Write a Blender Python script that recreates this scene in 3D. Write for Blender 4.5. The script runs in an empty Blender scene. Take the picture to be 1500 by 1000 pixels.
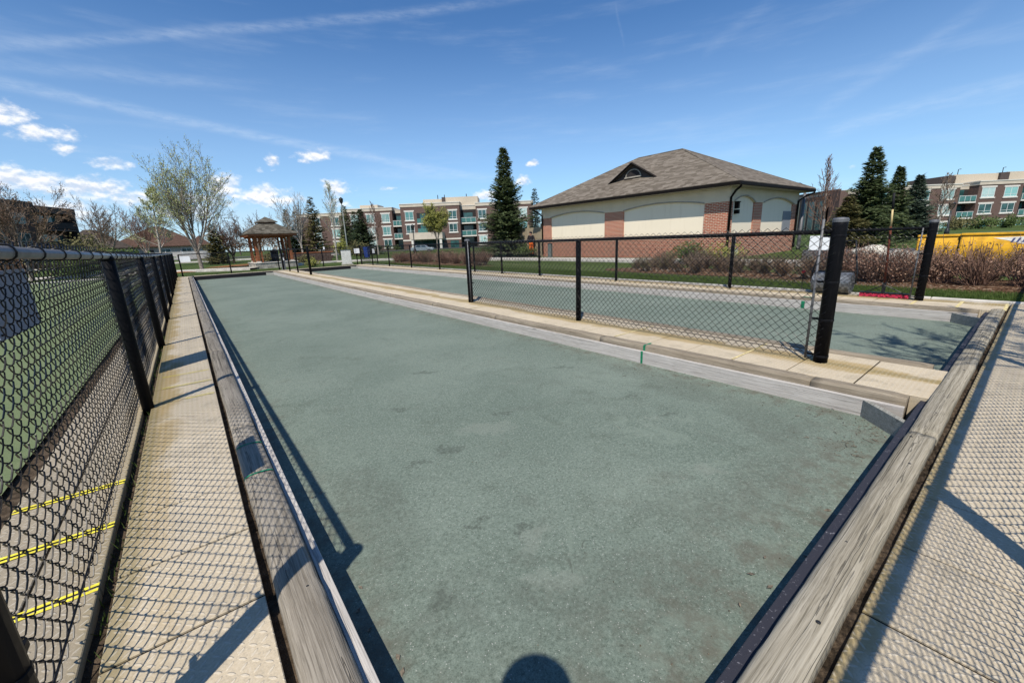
import bpy, math, random
from math import sin, cos, pi, radians, atan2, sqrt, hypot
from mathutils import Vector, Matrix
from mathutils import noise as mn

S = bpy.context.scene
COL = S.collection
# ------------------------------------------------------------------ camera
YAW, PITCH, ROLL, CAM_H = radians(37.65), radians(14.02), radians(-2.4), 1.3
FWD = Vector((sin(YAW) * cos(PITCH), cos(YAW) * cos(PITCH), -sin(PITCH)))
RGT = Vector((cos(YAW), -sin(YAW), 0))
UPV = RGT.cross(FWD)
CR = RGT * cos(ROLL) + UPV * sin(ROLL)
CU = UPV * cos(ROLL) - RGT * sin(ROLL)
cd = bpy.data.cameras.new('camera')
cam = bpy.data.objects.new('camera', cd)
COL.objects.link(cam)
cam.matrix_world = Matrix(((CR.x, CU.x, -FWD.x, 0), (CR.y, CU.y, -FWD.y, 0), (CR.z, CU.z, -FWD.z, CAM_H), (0, 0, 0, 1)))
cd.sensor_width = 36.0
cd.lens = 600.4 / 1500 * 36
cd.clip_start = 0.02
cd.clip_end = 3000
S.camera = cam
# ------------------------------------------------------------------ light
SUN_AZ = radians(52.4)      # the sun stands opposite this heading
SUN_EL = radians(54.0)
S.view_settings.view_transform = 'Standard'
S.view_settings.look = 'None'
S.view_settings.exposure = 0.2
S.view_settings.gamma = 1.0
sd = bpy.data.lights.new('sun', 'SUN')
sd.energy = 5.0
sd.angle = radians(0.5)
sd.color = (1.0, 0.93, 0.82)
sun = bpy.data.objects.new('sun', sd)
COL.objects.link(sun)
to_sun = Vector((-sin(SUN_AZ) * cos(SUN_EL), -cos(SUN_AZ) * cos(SUN_EL), sin(SUN_EL)))
sun.rotation_euler = to_sun.to_track_quat('Z', 'Y').to_euler()


# ------------------------------------------------------------------ node helper
class NT:
    def __init__(s, tree):
        s.t = tree
        tree.nodes.clear()

    def node(s, kind, props=None, **ins):
        n = s.t.nodes.new(kind)
        for k, v in (props or {}).items():
            setattr(n, k, v)
        for k, v in ins.items():
            key = int(k[1:]) if k[0] == 'i' and k[1:].isdigit() else k.replace('_', ' ')
            s.put(n.inputs[key], v)
        return n

    def put(s, sock, v):
        if isinstance(v, bpy.types.NodeSocket):
            s.t.links.new(v, sock)
        elif v is not None:
            if hasattr(sock.default_value, '__len__') and not hasattr(v, '__len__'):
                v = (v,) * len(sock.default_value)
            if hasattr(sock.default_value, '__len__') and len(sock.default_value) == 4 and len(v) == 3:
                v = tuple(v) + (1,)
            sock.default_value = v

    def m(s, op, a, b=None, c=None, clamp=False):
        n = s.t.nodes.new('ShaderNodeMath')
        n.operation = op
        n.use_clamp = clamp
        for i, v in enumerate((a, b, c)):
            if v is not None:
                s.put(n.inputs[i], v)
        return n.outputs[0]

    def vm(s, op, a, b=None):
        n = s.t.nodes.new('ShaderNodeVectorMath')
        n.operation = op
        s.put(n.inputs[0], a)
        if b is not None:
            s.put(n.inputs[1], b)
        return n.outputs['Value'] if op in ('LENGTH', 'DOT_PRODUCT', 'DISTANCE') else n.outputs[0]

    def pos(s):
        return s.t.nodes.new('ShaderNodeNewGeometry').outputs['Position']

    def objc(s):
        return s.t.nodes.new('ShaderNodeTexCoord').outputs['Object']

    def rnd(s):
        return s.t.nodes.new('ShaderNodeObjectInfo').outputs['Random']

    def sep(s, v):
        n = s.t.nodes.new('ShaderNodeSeparateXYZ')
        s.put(n.inputs[0], v)
        return n.outputs

    def comb(s, x, y, z=0.0):
        n = s.t.nodes.new('ShaderNodeCombineXYZ')
        for i, v in enumerate((x, y, z)):
            s.put(n.inputs[i], v)
        return n.outputs[0]

    def noise(s, v, scale, detail=4.0, rough=0.55, dist=0.0):
        n = s.node('ShaderNodeTexNoise', Vector=v, Scale=scale, Detail=detail, Roughness=rough, Distortion=dist)
        return n.outputs[0]

    def voro(s, v, scale, feature='F1', out='Distance'):
        return s.node('ShaderNodeTexVoronoi', {'feature': feature}, Vector=v, Scale=scale).outputs[out]

    def white(s, v):
        return s.node('ShaderNodeTexWhiteNoise', {'noise_dimensions': '3D'}, Vector=v).outputs['Value']

    def ramp(s, f, stops, interp='LINEAR'):
        n = s.t.nodes.new('ShaderNodeValToRGB')
        n.color_ramp.interpolation = interp
        e = n.color_ramp.elements
        while len(e) < len(stops):
            e.new(0.5)
        for i, (p, c) in enumerate(stops):
            e[i].position = p
            if not hasattr(c, '__len__'):
                c = (c, c, c)
            e[i].color = tuple(c) + (1,)
        s.put(n.inputs[0], f)
        return n.outputs[0]

    def step(s, f, a, b):           # smooth 0..1 between a and b
        n = s.node('ShaderNodeMapRange', {'interpolation_type': 'SMOOTHSTEP'}, i0=f, i1=a, i2=b)
        return n.outputs[0]

    def mix(s, f, a, b, mode='MIX'):
        n = s.t.nodes.new('ShaderNodeMix')
        n.data_type = 'RGBA'
        n.blend_type = mode
        s.put(n.inputs[0], f)
        s.put(n.inputs[6], a)
        s.put(n.inputs[7], b)
        return n.outputs[2]

    def scalev(s, v, k):
        return s.vm('MULTIPLY', v, k)


MATS = {}


def material(name, fn):
    m = bpy.data.materials.new(name)
    m.use_nodes = True
    n = NT(m.node_tree)
    p = fn(n)
    b = n.node('ShaderNodeBsdfPrincipled')
    n.put(b.inputs['Base Color'], p.get('color', (.5, .5, .5)))
    n.put(b.inputs['Roughness'], p.get('rough', 0.8))
    n.put(b.inputs['Metallic'], p.get('metal', 0.0))
    n.put(b.inputs['Specular IOR Level'], p.get('spec', 0.3))
    if 'height' in p:
        bm_ = n.node('ShaderNodeBump', Height=p['height'], Strength=p.get('bump', 0.5), Distance=p.get('bdist', 0.01))
        n.put(b.inputs['Normal'], bm_.outputs[0])
    o = n.node('ShaderNodeOutputMaterial')
    out = b.outputs[0]
    if 'trans' in p:
        tr = n.node('ShaderNodeBsdfTranslucent')
        n.put(tr.inputs[0], p['color'])
        mx = n.node('ShaderNodeMixShader')
        n.put(mx.inputs[0], p['trans'])
        n.t.links.new(b.outputs[0], mx.inputs[1])
        n.t.links.new(tr.outputs[0], mx.inputs[2])
        out = mx.outputs[0]
    n.t.links.new(out, o.inputs[0])
    MATS[name] = m
    return m


# ------------------------------------------------------------------ sky
W = bpy.data.worlds.new('World')
S.world = W
W.use_nodes = True
n = NT(W.node_tree)
sky = n.node('ShaderNodeTexSky', {'sky_type': 'NISHITA', 'sun_disc': False, 'sun_elevation': SUN_EL,
                                  'sun_rotation': SUN_AZ + pi, 'altitude': 150.0, 'air_density': 1.0,
                                  'dust_density': 0.25, 'ozone_density': 2.6})
dirv = n.t.nodes.new('ShaderNodeTexCoord').outputs['Generated']
dx, dy, dz = n.sep(dirv)
az = n.m('MULTIPLY', n.m('ARCTAN2', dx, dy), 180 / pi)
el = n.m('MULTIPLY', n.m('ARCSINE', dz), 180 / pi)
ae = n.comb(az, n.m('MULTIPLY', el, 1.55), 0.0)
puff = n.noise(ae, 0.62, 7.0, 0.6)
puff2 = n.noise(n.vm('ADD', ae, (31.0, 7.0, 3.0)), 0.16, 3.0, 0.5)
# cumulus: soft ellipses (azimuth, elevation, half width, half height, density)
CUM = [(-10.2, 11.8, 2.2, 1.0, 1.0), (-7.6, 10.7, 2.4, .8, .95), (-6.6, 9.6, 1.4, .5, .9), (-3.9, 8.5, 1.7, .6, .9),
       (-10.5, 6.6, 5.0, 1.3, .95), (-6.0, 6.2, 3.6, 1.2, .95), (-2.8, 5.4, 2.6, 1.0, .9), (1.0, 4.2, 3.5, 1.0, .85), (-8.0, 4.4, 4.0, 1.0, .85), (2.2, 5.4, 2.6, 1.0, .8),
       (5.0, 6.6, 2.0, 1.7, .95), (8.6, 5.9, 2.6, 1.3, 1.0), (10.4, 5.6, 3.0, .8, .9), (10.0, 9.6, .8, .9, .8), (8.7, 8.6, .55, .4, .7), (14.6, 10.4, 2.0, .7, 1.0), (13.4, 9.8, .8, .4, .8),
       (16.4, 6.9, 1.6, 1.2, .95), (16.6, 5.0, 1.6, .9, .8), (22.6, 6.8, 1.3, .35, .85), (35.4, 5.6, 2.4, .9, .9), (40.0, 7.2, 1.3, .8, .9),
       (41.3, 9.3, .9, .4, 1.0), (76.2, 5.7, 1.8, .35, .55), (-30, 9, 12, 3.5, .9), (-60, 12, 14, 4, .9), (115, 8, 14, 3, .8), (160, 10, 16, 4, .9), (-120, 10, 18, 4, .9)]
dens = None
for (a0, e0, wa, we, k) in CUM:
    q = n.m('ADD', n.m('POWER', n.m('DIVIDE', n.m('SUBTRACT', az, a0), wa), 2.0), n.m('POWER', n.m('DIVIDE', n.m('SUBTRACT', el, e0), we), 2.0))
    g = n.m('MULTIPLY', n.m('POWER', 2.718, n.m('MULTIPLY', q, -0.7)), k)
    dens = g if dens is None else n.m('MAXIMUM', dens, g)
dens = n.m('ADD', dens, n.m('MULTIPLY', n.m('SUBTRACT', puff, 0.5), 1.5))
cmask = n.m('MULTIPLY', n.step(dens, 0.40, 1.0), 0.95)
shade_n = n.noise(n.vm('ADD', ae, (0.0, 0.45, 0.0)), 0.62, 7.0, 0.6)
lit = n.step(n.m('ADD', n.m('MULTIPLY', n.m('SUBTRACT', puff, shade_n), 3.0), n.m('MULTIPLY', puff2, 1.0)), 0.05, 0.85)
ccol = n.mix(lit, (8.0, 9.0, 10.8), (13.2, 13.2, 13.2))
# low veil of cloud close to the horizon on the left
veil = n.m('MULTIPLY', n.step(el, 8.5, 1.0), n.m('MULTIPLY', n.step(az, 26.0, -2.0), n.step(puff2, 0.2, 0.7)))
# thin contrails as bands along lines in azimuth and elevation
wob = n.m('MULTIPLY', n.m('SUBTRACT', n.noise(ae, 0.12, 3.0), 0.5), 1.6)
fine = n.noise(n.scalev(ae, (0.6, 1.6, 1.0)), 0.9, 6.0, 0.65)


def contrail(a0, e0, a1, e1, sag, w, k):
    t = n.m('DIVIDE', n.m('SUBTRACT', az, a0), a1 - a0)
    line = n.m('ADD', n.m('MULTIPLY', t, e1 - e0), e0)
    line = n.m('ADD', line, n.m('MULTIPLY', n.m('MULTIPLY', t, n.m('SUBTRACT', 1.0, t)), sag * 4))
    d = n.m('ABSOLUTE', n.m('SUBTRACT', n.m('ADD', el, n.m('MULTIPLY', wob, 0.25)), line))
    b = n.step(d, w, 0.0)
    ends = n.m('MULTIPLY', n.step(t, -0.1, 0.06), n.step(t, 1.12, 0.75))
    return n.m('MULTIPLY', n.m('MULTIPLY', b, ends), n.m('MULTIPLY', n.step(fine, 0.15, 0.75), k * .80))


trails = None
for c in [(-20, 12.9, 42, 25.9, 2.6, .75, .20), (-20, 15.0, 34, 8.0, .9, .8, .26), (-20, 14.4, 9, 16.7, .3, .9, .13),
          (73, 11.7, 84, 17.2, -.1, 1.2, .11), (74, 9.4, 89, 10.8, .4, 1.1, .16), (61.5, 18.8, 68, 22, 0, 1.0, .07),
          (51.5, 24.0, 52.6, 20.6, 0, .8, .06), (20, 8.8, 40, 7.6, .2, 1.0, .10)]:
    v = contrail(*c)
    trails = v if trails is None else n.m('ADD', trails, v)
cir = n.noise(n.scalev(ae, (0.10, 0.45, 1.0)), 0.55, 7.0, 0.62)
cir = n.m('MULTIPLY', n.step(cir, 0.48, 0.85), 0.14)
trails = n.m('ADD', trails, cir, clamp=True)
SKYC = n.mix(1.0, sky.outputs[0], (0.76, 1.19, 1.58), 'MULTIPLY')
SKYC = n.mix(n.m('MULTIPLY', n.step(el, 26.0, 0.0), 0.30), SKYC, (9.5, 12.4, 15.0))
c1 = n.mix(trails, SKYC, (11.0, 12.0, 13.0))
c2 = n.mix(n.m('MULTIPLY', veil, 0.62), c1, (8.6, 10.2, 12.2))
c3 = n.mix(cmask, c2, ccol)
below = n.step(el, -0.6, 0.0)
bg = n.node('ShaderNodeBackground', Color=c3, Strength=0.074)
n.node('ShaderNodeOutputWorld', Surface=bg.outputs[0])


# ------------------------------------------------------------------ mesh builder
class MB:
    def __init__(s):
        s.v, s.f = [], []

    def add(s, vs, fs):
        o = len(s.v)
        s.v += [tuple(p) for p in vs]
        s.f += [tuple(i + o for i in q) for q in fs]

    def box(s, x0, x1, y0, y1, z0, z1, M=None):
        vs = [Vector((x, y, z)) for z in (z0, z1) for (x, y) in ((x0, y0), (x1, y0), (x1, y1), (x0, y1))]
        if M:
            vs = [M @ p for p in vs]
        s.add(vs, [(3, 2, 1, 0), (4, 5, 6, 7), (0, 1, 5, 4), (1, 2, 6, 5), (2, 3, 7, 6), (3, 0, 4, 7)])

    def quad(s, a, b, c, d):
        s.add((a, b, c, d), [(0, 1, 2, 3)])

    def tri(s, a, b, c):
        s.add((a, b, c), [(0, 1, 2)])

    def sheet(s, x0, x1, y0, y1, z, nx=1, ny=1, fz=None):
        vs = []
        for j in range(ny + 1):
            for i in range(nx + 1):
                x = x0 + (x1 - x0) * i / nx
                y = y0 + (y1 - y0) * j / ny
                vs.append((x, y, z + (fz(x, y) if fz else 0)))
        s.add(vs, [(j * (nx + 1) + i, j * (nx + 1) + i + 1, (j + 1) * (nx + 1) + i + 1, (j + 1) * (nx + 1) + i) for j in range(ny) for i in range(nx)])

    def tube(s, pts, rad, sides=6, caps=True):
        pts = [Vector(p) for p in pts]
        k = len(pts)
        if not hasattr(rad, '__len__'):
            rad = [rad] * k
        vs, fs = [], []
        ref = None
        for i, p in enumerate(pts):
            d = (pts[min(i + 1, k - 1)] - pts[max(i - 1, 0)])
            if d.length < 1e-9:
                d = Vector((0, 0, 1))
            d.normalize()
            if ref is None:
                ref = Vector((1, 0, 0)) if abs(d.x) < 0.8 else Vector((0, 1, 0))
            a = ref - d * ref.dot(d)
            if a.length < 1e-6:
                a = d.orthogonal()
            a.normalize()
            ref = a
            b = d.cross(a)
            for j in range(sides):
                t = 2 * pi * j / sides
                vs.append(p + (a * cos(t) + b * sin(t)) * rad[i])
        for i in range(k - 1):
            for j in range(sides):
                j2 = (j + 1) % sides
                fs.append((i * sides + j, i * sides + j2, (i + 1) * sides + j2, (i + 1) * sides + j))
        if caps:
            fs.append(tuple(range(sides - 1, -1, -1)))
            fs.append(tuple((k - 1) * sides + j for j in range(sides)))
        s.add(vs, fs)

    def lathe(s, cx, cy, prof, sides=16):      # prof: (r, z)
        vs, fs = [], []
        for r, z in prof:
            for j in range(sides):
                t = 2 * pi * j / sides
                vs.append((cx + r * cos(t), cy + r * sin(t), z))
        for i in range(len(prof) - 1):
            for j in range(sides):
                j2 = (j + 1) % sides
                fs.append((i * sides + j, i * sides + j2, (i + 1) * sides + j2, (i + 1) * sides + j))
        fs.append(tuple(range(sides - 1, -1, -1)))
        fs.append(tuple((len(prof) - 1) * sides + j for j in range(sides)))
        s.add(vs, fs)

    def prism(s, poly, fn0, fn1):               # poly 2D, fn map (a,b)->3D for the two ends
        k = len(poly)
        vs = [fn0(*p) for p in poly] + [fn1(*p) for p in poly]
        s.add(vs, [tuple(range(k - 1, -1, -1)), tuple(range(k, 2 * k))] + [(i, (i + 1) % k, k + (i + 1) % k, k + i) for i in range(k)])

    def ball(s, c, r, seg=10, rings=7, sq=(1, 1, 1), jit=0, seed=0):
        vs, fs = [], []
        for i in range(rings + 1):
            ph = pi * i / rings
            for j in range(seg):
                th = 2 * pi * j / seg
                d = Vector((sin(ph) * cos(th), sin(ph) * sin(th), cos(ph)))
                k = 1 + (jit * mn.noise(d * 1.7 + Vector((seed, seed * .7, 0))) if jit else 0)
                vs.append((c[0] + d.x * r * sq[0] * k, c[1] + d.y * r * sq[1] * k, c[2] + d.z * r * sq[2] * k))
        for i in range(rings):
            for j in range(seg):
                j2 = (j + 1) % seg
                fs.append((i * seg + j, (i + 1) * seg + j, (i + 1) * seg + j2, i * seg + j2))
        s.add(vs, fs)


BASE = {}


def mesh_of(name, mb, mat, smooth=False):
    me = bpy.data.meshes.new(name)
    me.from_pydata(mb.v, [], mb.f)
    me.validate()
    me.materials.append(MATS[mat] if isinstance(mat, str) else mat)
    if smooth:
        me.polygons.foreach_set('use_smooth', [True] * len(me.polygons))
    me.update()
    return me


def obj(name, mb, mat, parent=None, smooth=False, bevel=0.0, data=None):
    """one mesh object; vertices of a thing placed in world space are made local to its base"""
    if data is None:
        if parent is not None and BASE.get(parent.name):
            bx, by, bz = BASE[parent.name]
            mb.v = [(x - bx, y - by, z - bz) for x, y, z in mb.v]
        data = mesh_of(name, mb, mat, smooth)
    o = bpy.data.objects.new(name, data)
    COL.objects.link(o)
    if parent is not None:
        o.parent = parent
        BASE[o.name] = BASE.get(parent.name)
    if bevel:
        md = o.modifiers.new('bevel', 'BEVEL')
        md.width = bevel
        md.segments = 2
        md.limit_method = 'ANGLE'
    return o


def tag(o, label=None, cat=None, group=None, kind=None):
    for k, v in (('label', label), ('category', cat), ('group', group), ('kind', kind)):
        if v:
            o[k] = v
    return o


def thing(name, label, cat, loc=(0, 0, 0), rot=0.0, group=None, world=False):
    o = bpy.data.objects.new(name, None)
    o.empty_display_size = 0.1
    COL.objects.link(o)
    o.location = loc
    o.rotation_euler = (0, 0, rot)
    BASE[o.name] = tuple(loc) if world else None
    return tag(o, label, cat, group)


def dup(root, loc, rot=0.0, scale=1.0, label=None, group=None):
    def cp(o, par):
        c = o.copy()
        COL.objects.link(c)
        c.parent = par
        for ch in list(o.children):
            cp(ch, c)
        return c
    r = cp(root, None)
    r.location = loc
    r.rotation_euler = (0, 0, rot)
    r.scale = (scale,) * 3 if not hasattr(scale, '__len__') else scale
    return tag(r, label, None, group)


def structure(name, mb, mat, smooth=False, bevel=0.0):
    o = obj(name, mb, mat, None, smooth, bevel)
    o['kind'] = 'structure'
    return o


def rng(a, b):
    return random.uniform(a, b)
# ------------------------------------------------------------------ materials
def flat(name, col, rough=0.7, spec=0.3, metal=0.0, var=0.12, scale=6.0, bump=0.0):
    def f(n):
        nz = n.noise(n.objc(), scale, 4.0)
        c = n.mix(n.step(nz, 0.3, 0.7), tuple(x * (1 - var) for x in col), tuple(min(1, x * (1 + var)) for x in col))
        d = dict(color=c, rough=rough, spec=spec, metal=metal)
        if bump:
            d.update(height=n.noise(n.objc(), scale * 6, 3.0), bump=bump, bdist=0.01)
        return d
    return material(name, f)


def m_court(n):
    p = n.pos()
    big = n.noise(p, 0.55, 5.0, 0.6)
    mid = n.noise(p, 2.6, 6.0, 0.65, 0.6)
    fine = n.m('ADD', n.m('MULTIPLY', n.noise(p, 210.0, 2.0, 0.75), .5), n.m('MULTIPLY', n.noise(p, 65.0, 2.0, 0.7), .5))
    grit = n.white(n.vm('FLOOR', n.scalev(p, 260.0)))
    base = n.mix(n.step(big, 0.3, 0.7), (.119, .152, .125), (.160, .196, .163))
    base = n.mix(n.m('MULTIPLY', n.step(mid, 0.52, 0.74), 0.55), base, (.085, .104, .082))
    base = n.mix(n.m('MULTIPLY', n.step(n.noise(p, 1.1, 5.0, .7, .3), 0.60, 0.74), 0.45), base, (.115, .126, .100))
    # scuffs: short dark marks lying across the lane, a few pale worn patches
    sc = n.voro(n.scalev(n.vm('ADD', p, n.scalev(n.node('ShaderNodeTexNoise', Vector=p, Scale=7.0).outputs['Color'], 0.13)), (1.9, 4.2, 1.0)), 1.0)
    base = n.mix(n.m('MULTIPLY', n.step(sc, 0.085, 0.025), n.m('MULTIPLY', n.step(big, .45, .6), 0.65)), base, (.075, .09, .075))
    wp = n.noise(n.vm('ADD', p, (7.3, 2.1, 0.0)), 1.7, 6.0, 0.7)
    base = n.mix(n.m('MULTIPLY', n.step(wp, 0.63, 0.74), 0.5), base, (.22, .235, .20))
    base = n.mix(n.m('MULTIPLY', n.step(fine, 0.5, 0.64), 0.42), base, (.27, .315, .27))
    base = n.mix(n.m('MULTIPLY', n.step(fine, 0.5, 0.36), 0.60), base, (.050, .066, .052))
    base = n.mix(n.m('MULTIPLY', n.step(grit, 0.990, 0.994), 0.55), base, (.50, .50, .47))
    near = n.step(n.sep(p)[1], 4.5, 1.2)
    w1 = n.vm('ADD', p, n.scalev(n.node('ShaderNodeTexNoise', Vector=p, Scale=1.6, Detail=3.0).outputs['Color'], .55))
    bl = n.noise(w1, 1.9, 5.0, .62, .8)
    base = n.mix(n.m('MULTIPLY', n.step(bl, .55, .66), n.m('ADD', n.m('MULTIPLY', near, .20), .08)), base, (.092, .103, .086))
    base = n.mix(n.m('MULTIPLY', n.step(bl, .42, .33), n.m('ADD', n.m('MULTIPLY', near, .35), .1)), base, (.185, .225, .185))
    sm = n.noise(n.scalev(w1, (1.1, 3.4, 1.0)), 3.1, 5.0, .7, .5)
    base = n.mix(n.m('MULTIPLY', n.step(sm, .665, .72), .7), base, (.060, .070, .055))
    sm2 = n.noise(n.scalev(n.vm('ADD', w1, (4.0, 9.0, 0.0)), (2.6, 1.3, 1.0)), 2.6, 6.0, .7, .6)
    base = n.mix(n.m('MULTIPLY', n.step(sm2, .66, .73), .55), base, (.25, .255, .215))
    # single scuffs, peeled spots and grimy streaks where the court wears
    wv = n.node('ShaderNodeTexNoise', Vector=p, Scale=9.0, Detail=5.0, Roughness=.7).outputs['Color']
    pw = n.vm('ADD', p, n.scalev(n.vm('SUBTRACT', wv, (.5, .5, .5)), .34))
    px, py, pz = n.sep(pw)

    def spots(lst):
        acc = None
        for (sx, sy, a, b_, t) in lst:
            ux, uy = n.m('SUBTRACT', px, sx), n.m('SUBTRACT', py, sy)
            r1 = n.m('DIVIDE', n.m('ADD', n.m('MULTIPLY', ux, cos(t)), n.m('MULTIPLY', uy, sin(t))), a)
            r2 = n.m('DIVIDE', n.m('SUBTRACT', n.m('MULTIPLY', uy, cos(t)), n.m('MULTIPLY', ux, sin(t))), b_)
            e = n.m('ADD', n.m('MULTIPLY', r1, r1), n.m('MULTIPLY', r2, r2))
            acc = e if acc is None else n.m('MINIMUM', acc, e)
        return acc
    grain_ = n.step(n.noise(p, 38.0, 4.0, .7), .36, .60)
    q_ = -.62
    dk = spots([(1.99, 2.73, .10, .03, q_), (1.32, 3.47, .10, .03, q_), (1.04, 2.46, .09, .025, -.2), (1.30, 2.50, .10, .05, q_), (1.16, 1.46, .075, .03, .5),
                (.60, 1.36, .055, .045, .3), (2.99, 1.74, .09, .03, q_), (3.1, 2.2, .07, .025, q_), (1.00, 1.67, .07, .02, .2), (3.3, 3.3, .12, .04, q_), (2.0, 4.3, .14, .04, q_)])
    base = n.mix(n.m('MULTIPLY', n.step(dk, 1.5, .45), n.m('ADD', n.m('MULTIPLY', grain_, .45), .22)), base, (.064, .076, .063))
    pale = spots([(1.13, 1.37, .12, .05, .5), (1.04, 1.13, .15, .045, q_), (2.4, 1.12, .10, .06, q_), (1.7, 2.6, .22, .10, q_)])
    base = n.mix(n.m('MULTIPLY', n.step(pale, 1.8, .3), .28), base, (.225, .245, .210))
    grime = spots([(1.11, 1.22, .20, .035, q_), (1.02, 1.02, .26, .09, q_), (1.45, .86, .36, .14, q_), (2.1, .92, .42, .16, q_), (3.45, 1.25, .45, .18, .9), (3.72, 2.4, .13, .7, 0), (3.55, 1.9, .16, .45, .2), (2.6, .86, .4, .14, 0), (.62, 2.2, .16, .5, 0)])
    base = n.mix(n.m('MULTIPLY', n.step(grime, 1.9, .25), n.m('ADD', n.m('MULTIPLY', grain_, .30), .06)), base, (.076, .084, .068))
    # dirt gathered along the near end board and the centre kerb
    x, y, z = n.sep(p)
    edge = n.m('MAXIMUM', n.step(y, 1.15, 0.45), n.m('MAXIMUM', n.step(x, 3.65, 4.05), n.step(x, 0.6, 0.25)))
    lit = n.m('MULTIPLY', n.step(x, 4.3, 4.0), n.step(n.noise(p, 5.0, 6.0, .7), 0.42, 0.66))
    base = n.mix(n.m('MULTIPLY', n.m('MULTIPLY', edge, lit), 0.75), base, (.10, .092, .072))
    h = n.m('ADD', n.m('MULTIPLY', fine, 0.8), n.m('MULTIPLY', mid, 0.4))
    return dict(color=base, rough=0.9, spec=0.2, height=h, bump=0.55, bdist=0.006)


material('court', m_court)


def slab_mat(axis, stains, tread=True, tone=1.0):
    def f(n):
        p = n.pos()
        x, y, z = n.sep(p)
        cell = n.vm('FLOOR', n.scalev(n.vm('ADD', p, (0.37, 0.34, 0)), 2.0))
        tonev = n.white(cell)
        big = n.noise(p, 1.3, 5.0, 0.65)
        fine = n.noise(p, 120.0, 3.0, 0.7)
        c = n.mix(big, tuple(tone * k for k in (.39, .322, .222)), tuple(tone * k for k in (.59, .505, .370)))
        c = n.mix(n.m('MULTIPLY', tonev, 0.25), c, (.39, .325, .235))
        c = n.mix(n.m('MULTIPLY', n.step(fine, .5, .7), .25), c, (.66, .62, .55))
        c = n.mix(n.m('MULTIPLY', n.step(fine, .5, .3), .45), c, (.25, .235, .205))
        c = n.mix(n.m('MULTIPLY', n.step(n.noise(p, 4.0, 6.0, .7, .5), .50, .72), .55), c, (.25, .215, .16))
        c = n.mix(n.m('MULTIPLY', n.step(n.noise(p, 17.0, 4.0, .7), .52, .72), .4), c, (.27, .235, .18))
        for (kind, at, w, k, fade) in stains:         # rust and algae stains spread from the fence feet
            v = {'x': x, 'y': y}[kind]
            d = n.m('ABSOLUTE', n.m('SUBTRACT', v, at))
            s_ = n.m('ADD', n.step(d, w, 0.0), n.m('MULTIPLY', n.m('SUBTRACT', n.noise(n.scalev(p, (1.0, .55, 1.0)), 2.0, 6.0, .65, .9), .5), 3.0))
            s_ = n.m('MULTIPLY', n.step(s_, .35, .95), n.step(d, w * 1.25, w * .3))
            if fade:
                s_ = n.m('MULTIPLY', s_, n.m('ADD', n.m('MULTIPLY', n.step(n.m('ADD', y, n.m('MULTIPLY', n.noise(p, 1.0), 3.0)), 2.2, 6.5), .75), .25))
            c = n.mix(n.m('MULTIPLY', s_, k), c, n.mix(n.noise(p, 3.0, 4.0), (.23, .165, .055), (.38, .265, .10)))
            m2 = n.step(n.m('ADD', n.step(d, w * .4, 0.0), n.noise(p, 9.0, 5.0, .7)), .9, 1.4)
            c = n.mix(n.m('MULTIPLY', m2, k * .7), c, (.17, .14, .06))
        h = n.m('MULTIPLY', fine, 0.25)
        if tread:
            S_ = 1 / 0.034
            u = n.m('MULTIPLY', x, S_)
            w_ = n.m('MULTIPLY', y, S_)
            par = n.m('MODULO', n.m('ADD', n.m('ADD', n.m('FLOOR', u), n.m('FLOOR', w_)), 4000.0), 2.0)
            a = n.m('SUBTRACT', n.m('FRACT', n.m('ADD', u, 1000.0)), 0.5)
            b = n.m('SUBTRACT', n.m('FRACT', n.m('ADD', w_, 1000.0)), 0.5)
            b = n.m('MULTIPLY', b, n.m('SUBTRACT', n.m('MULTIPLY', par, 2.0), 1.0))
            pp = n.m('MULTIPLY', n.m('ADD', a, b), .7071)
            qq = n.m('MULTIPLY', n.m('SUBTRACT', a, b), .7071)
            e = n.m('ADD', n.m('POWER', n.m('DIVIDE', pp, .50), 2.0), n.m('POWER', n.m('DIVIDE', qq, .16), 2.0))
            bar = n.step(e, 1.0, 0.35)
            h = n.m('ADD', h, n.m('MULTIPLY', bar, n.m('SUBTRACT', 1.0, n.m('MULTIPLY', n.step(n.noise(p, 3.0, 4.0), .5, .7), .6))))
            c = n.mix(n.m('MULTIPLY', bar, .22), c, (.72, .68, .60))
        return dict(color=c, rough=0.88, spec=0.25, height=h, bump=0.6, bdist=0.004)
    return f


material('paver_left', slab_mat('y', [('x', -.45, .36, .8, 1)]))
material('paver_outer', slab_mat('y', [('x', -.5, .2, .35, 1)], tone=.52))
material('paver_near', slab_mat('x', [('y', .19, .12, .6, 0)]))
material('paver_centre', slab_mat('y', [('x', 4.76, .34, .75, 0)]))
material('paver_right', slab_mat('y', [('x', 9.8, .42, .8, 0)]))


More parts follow.
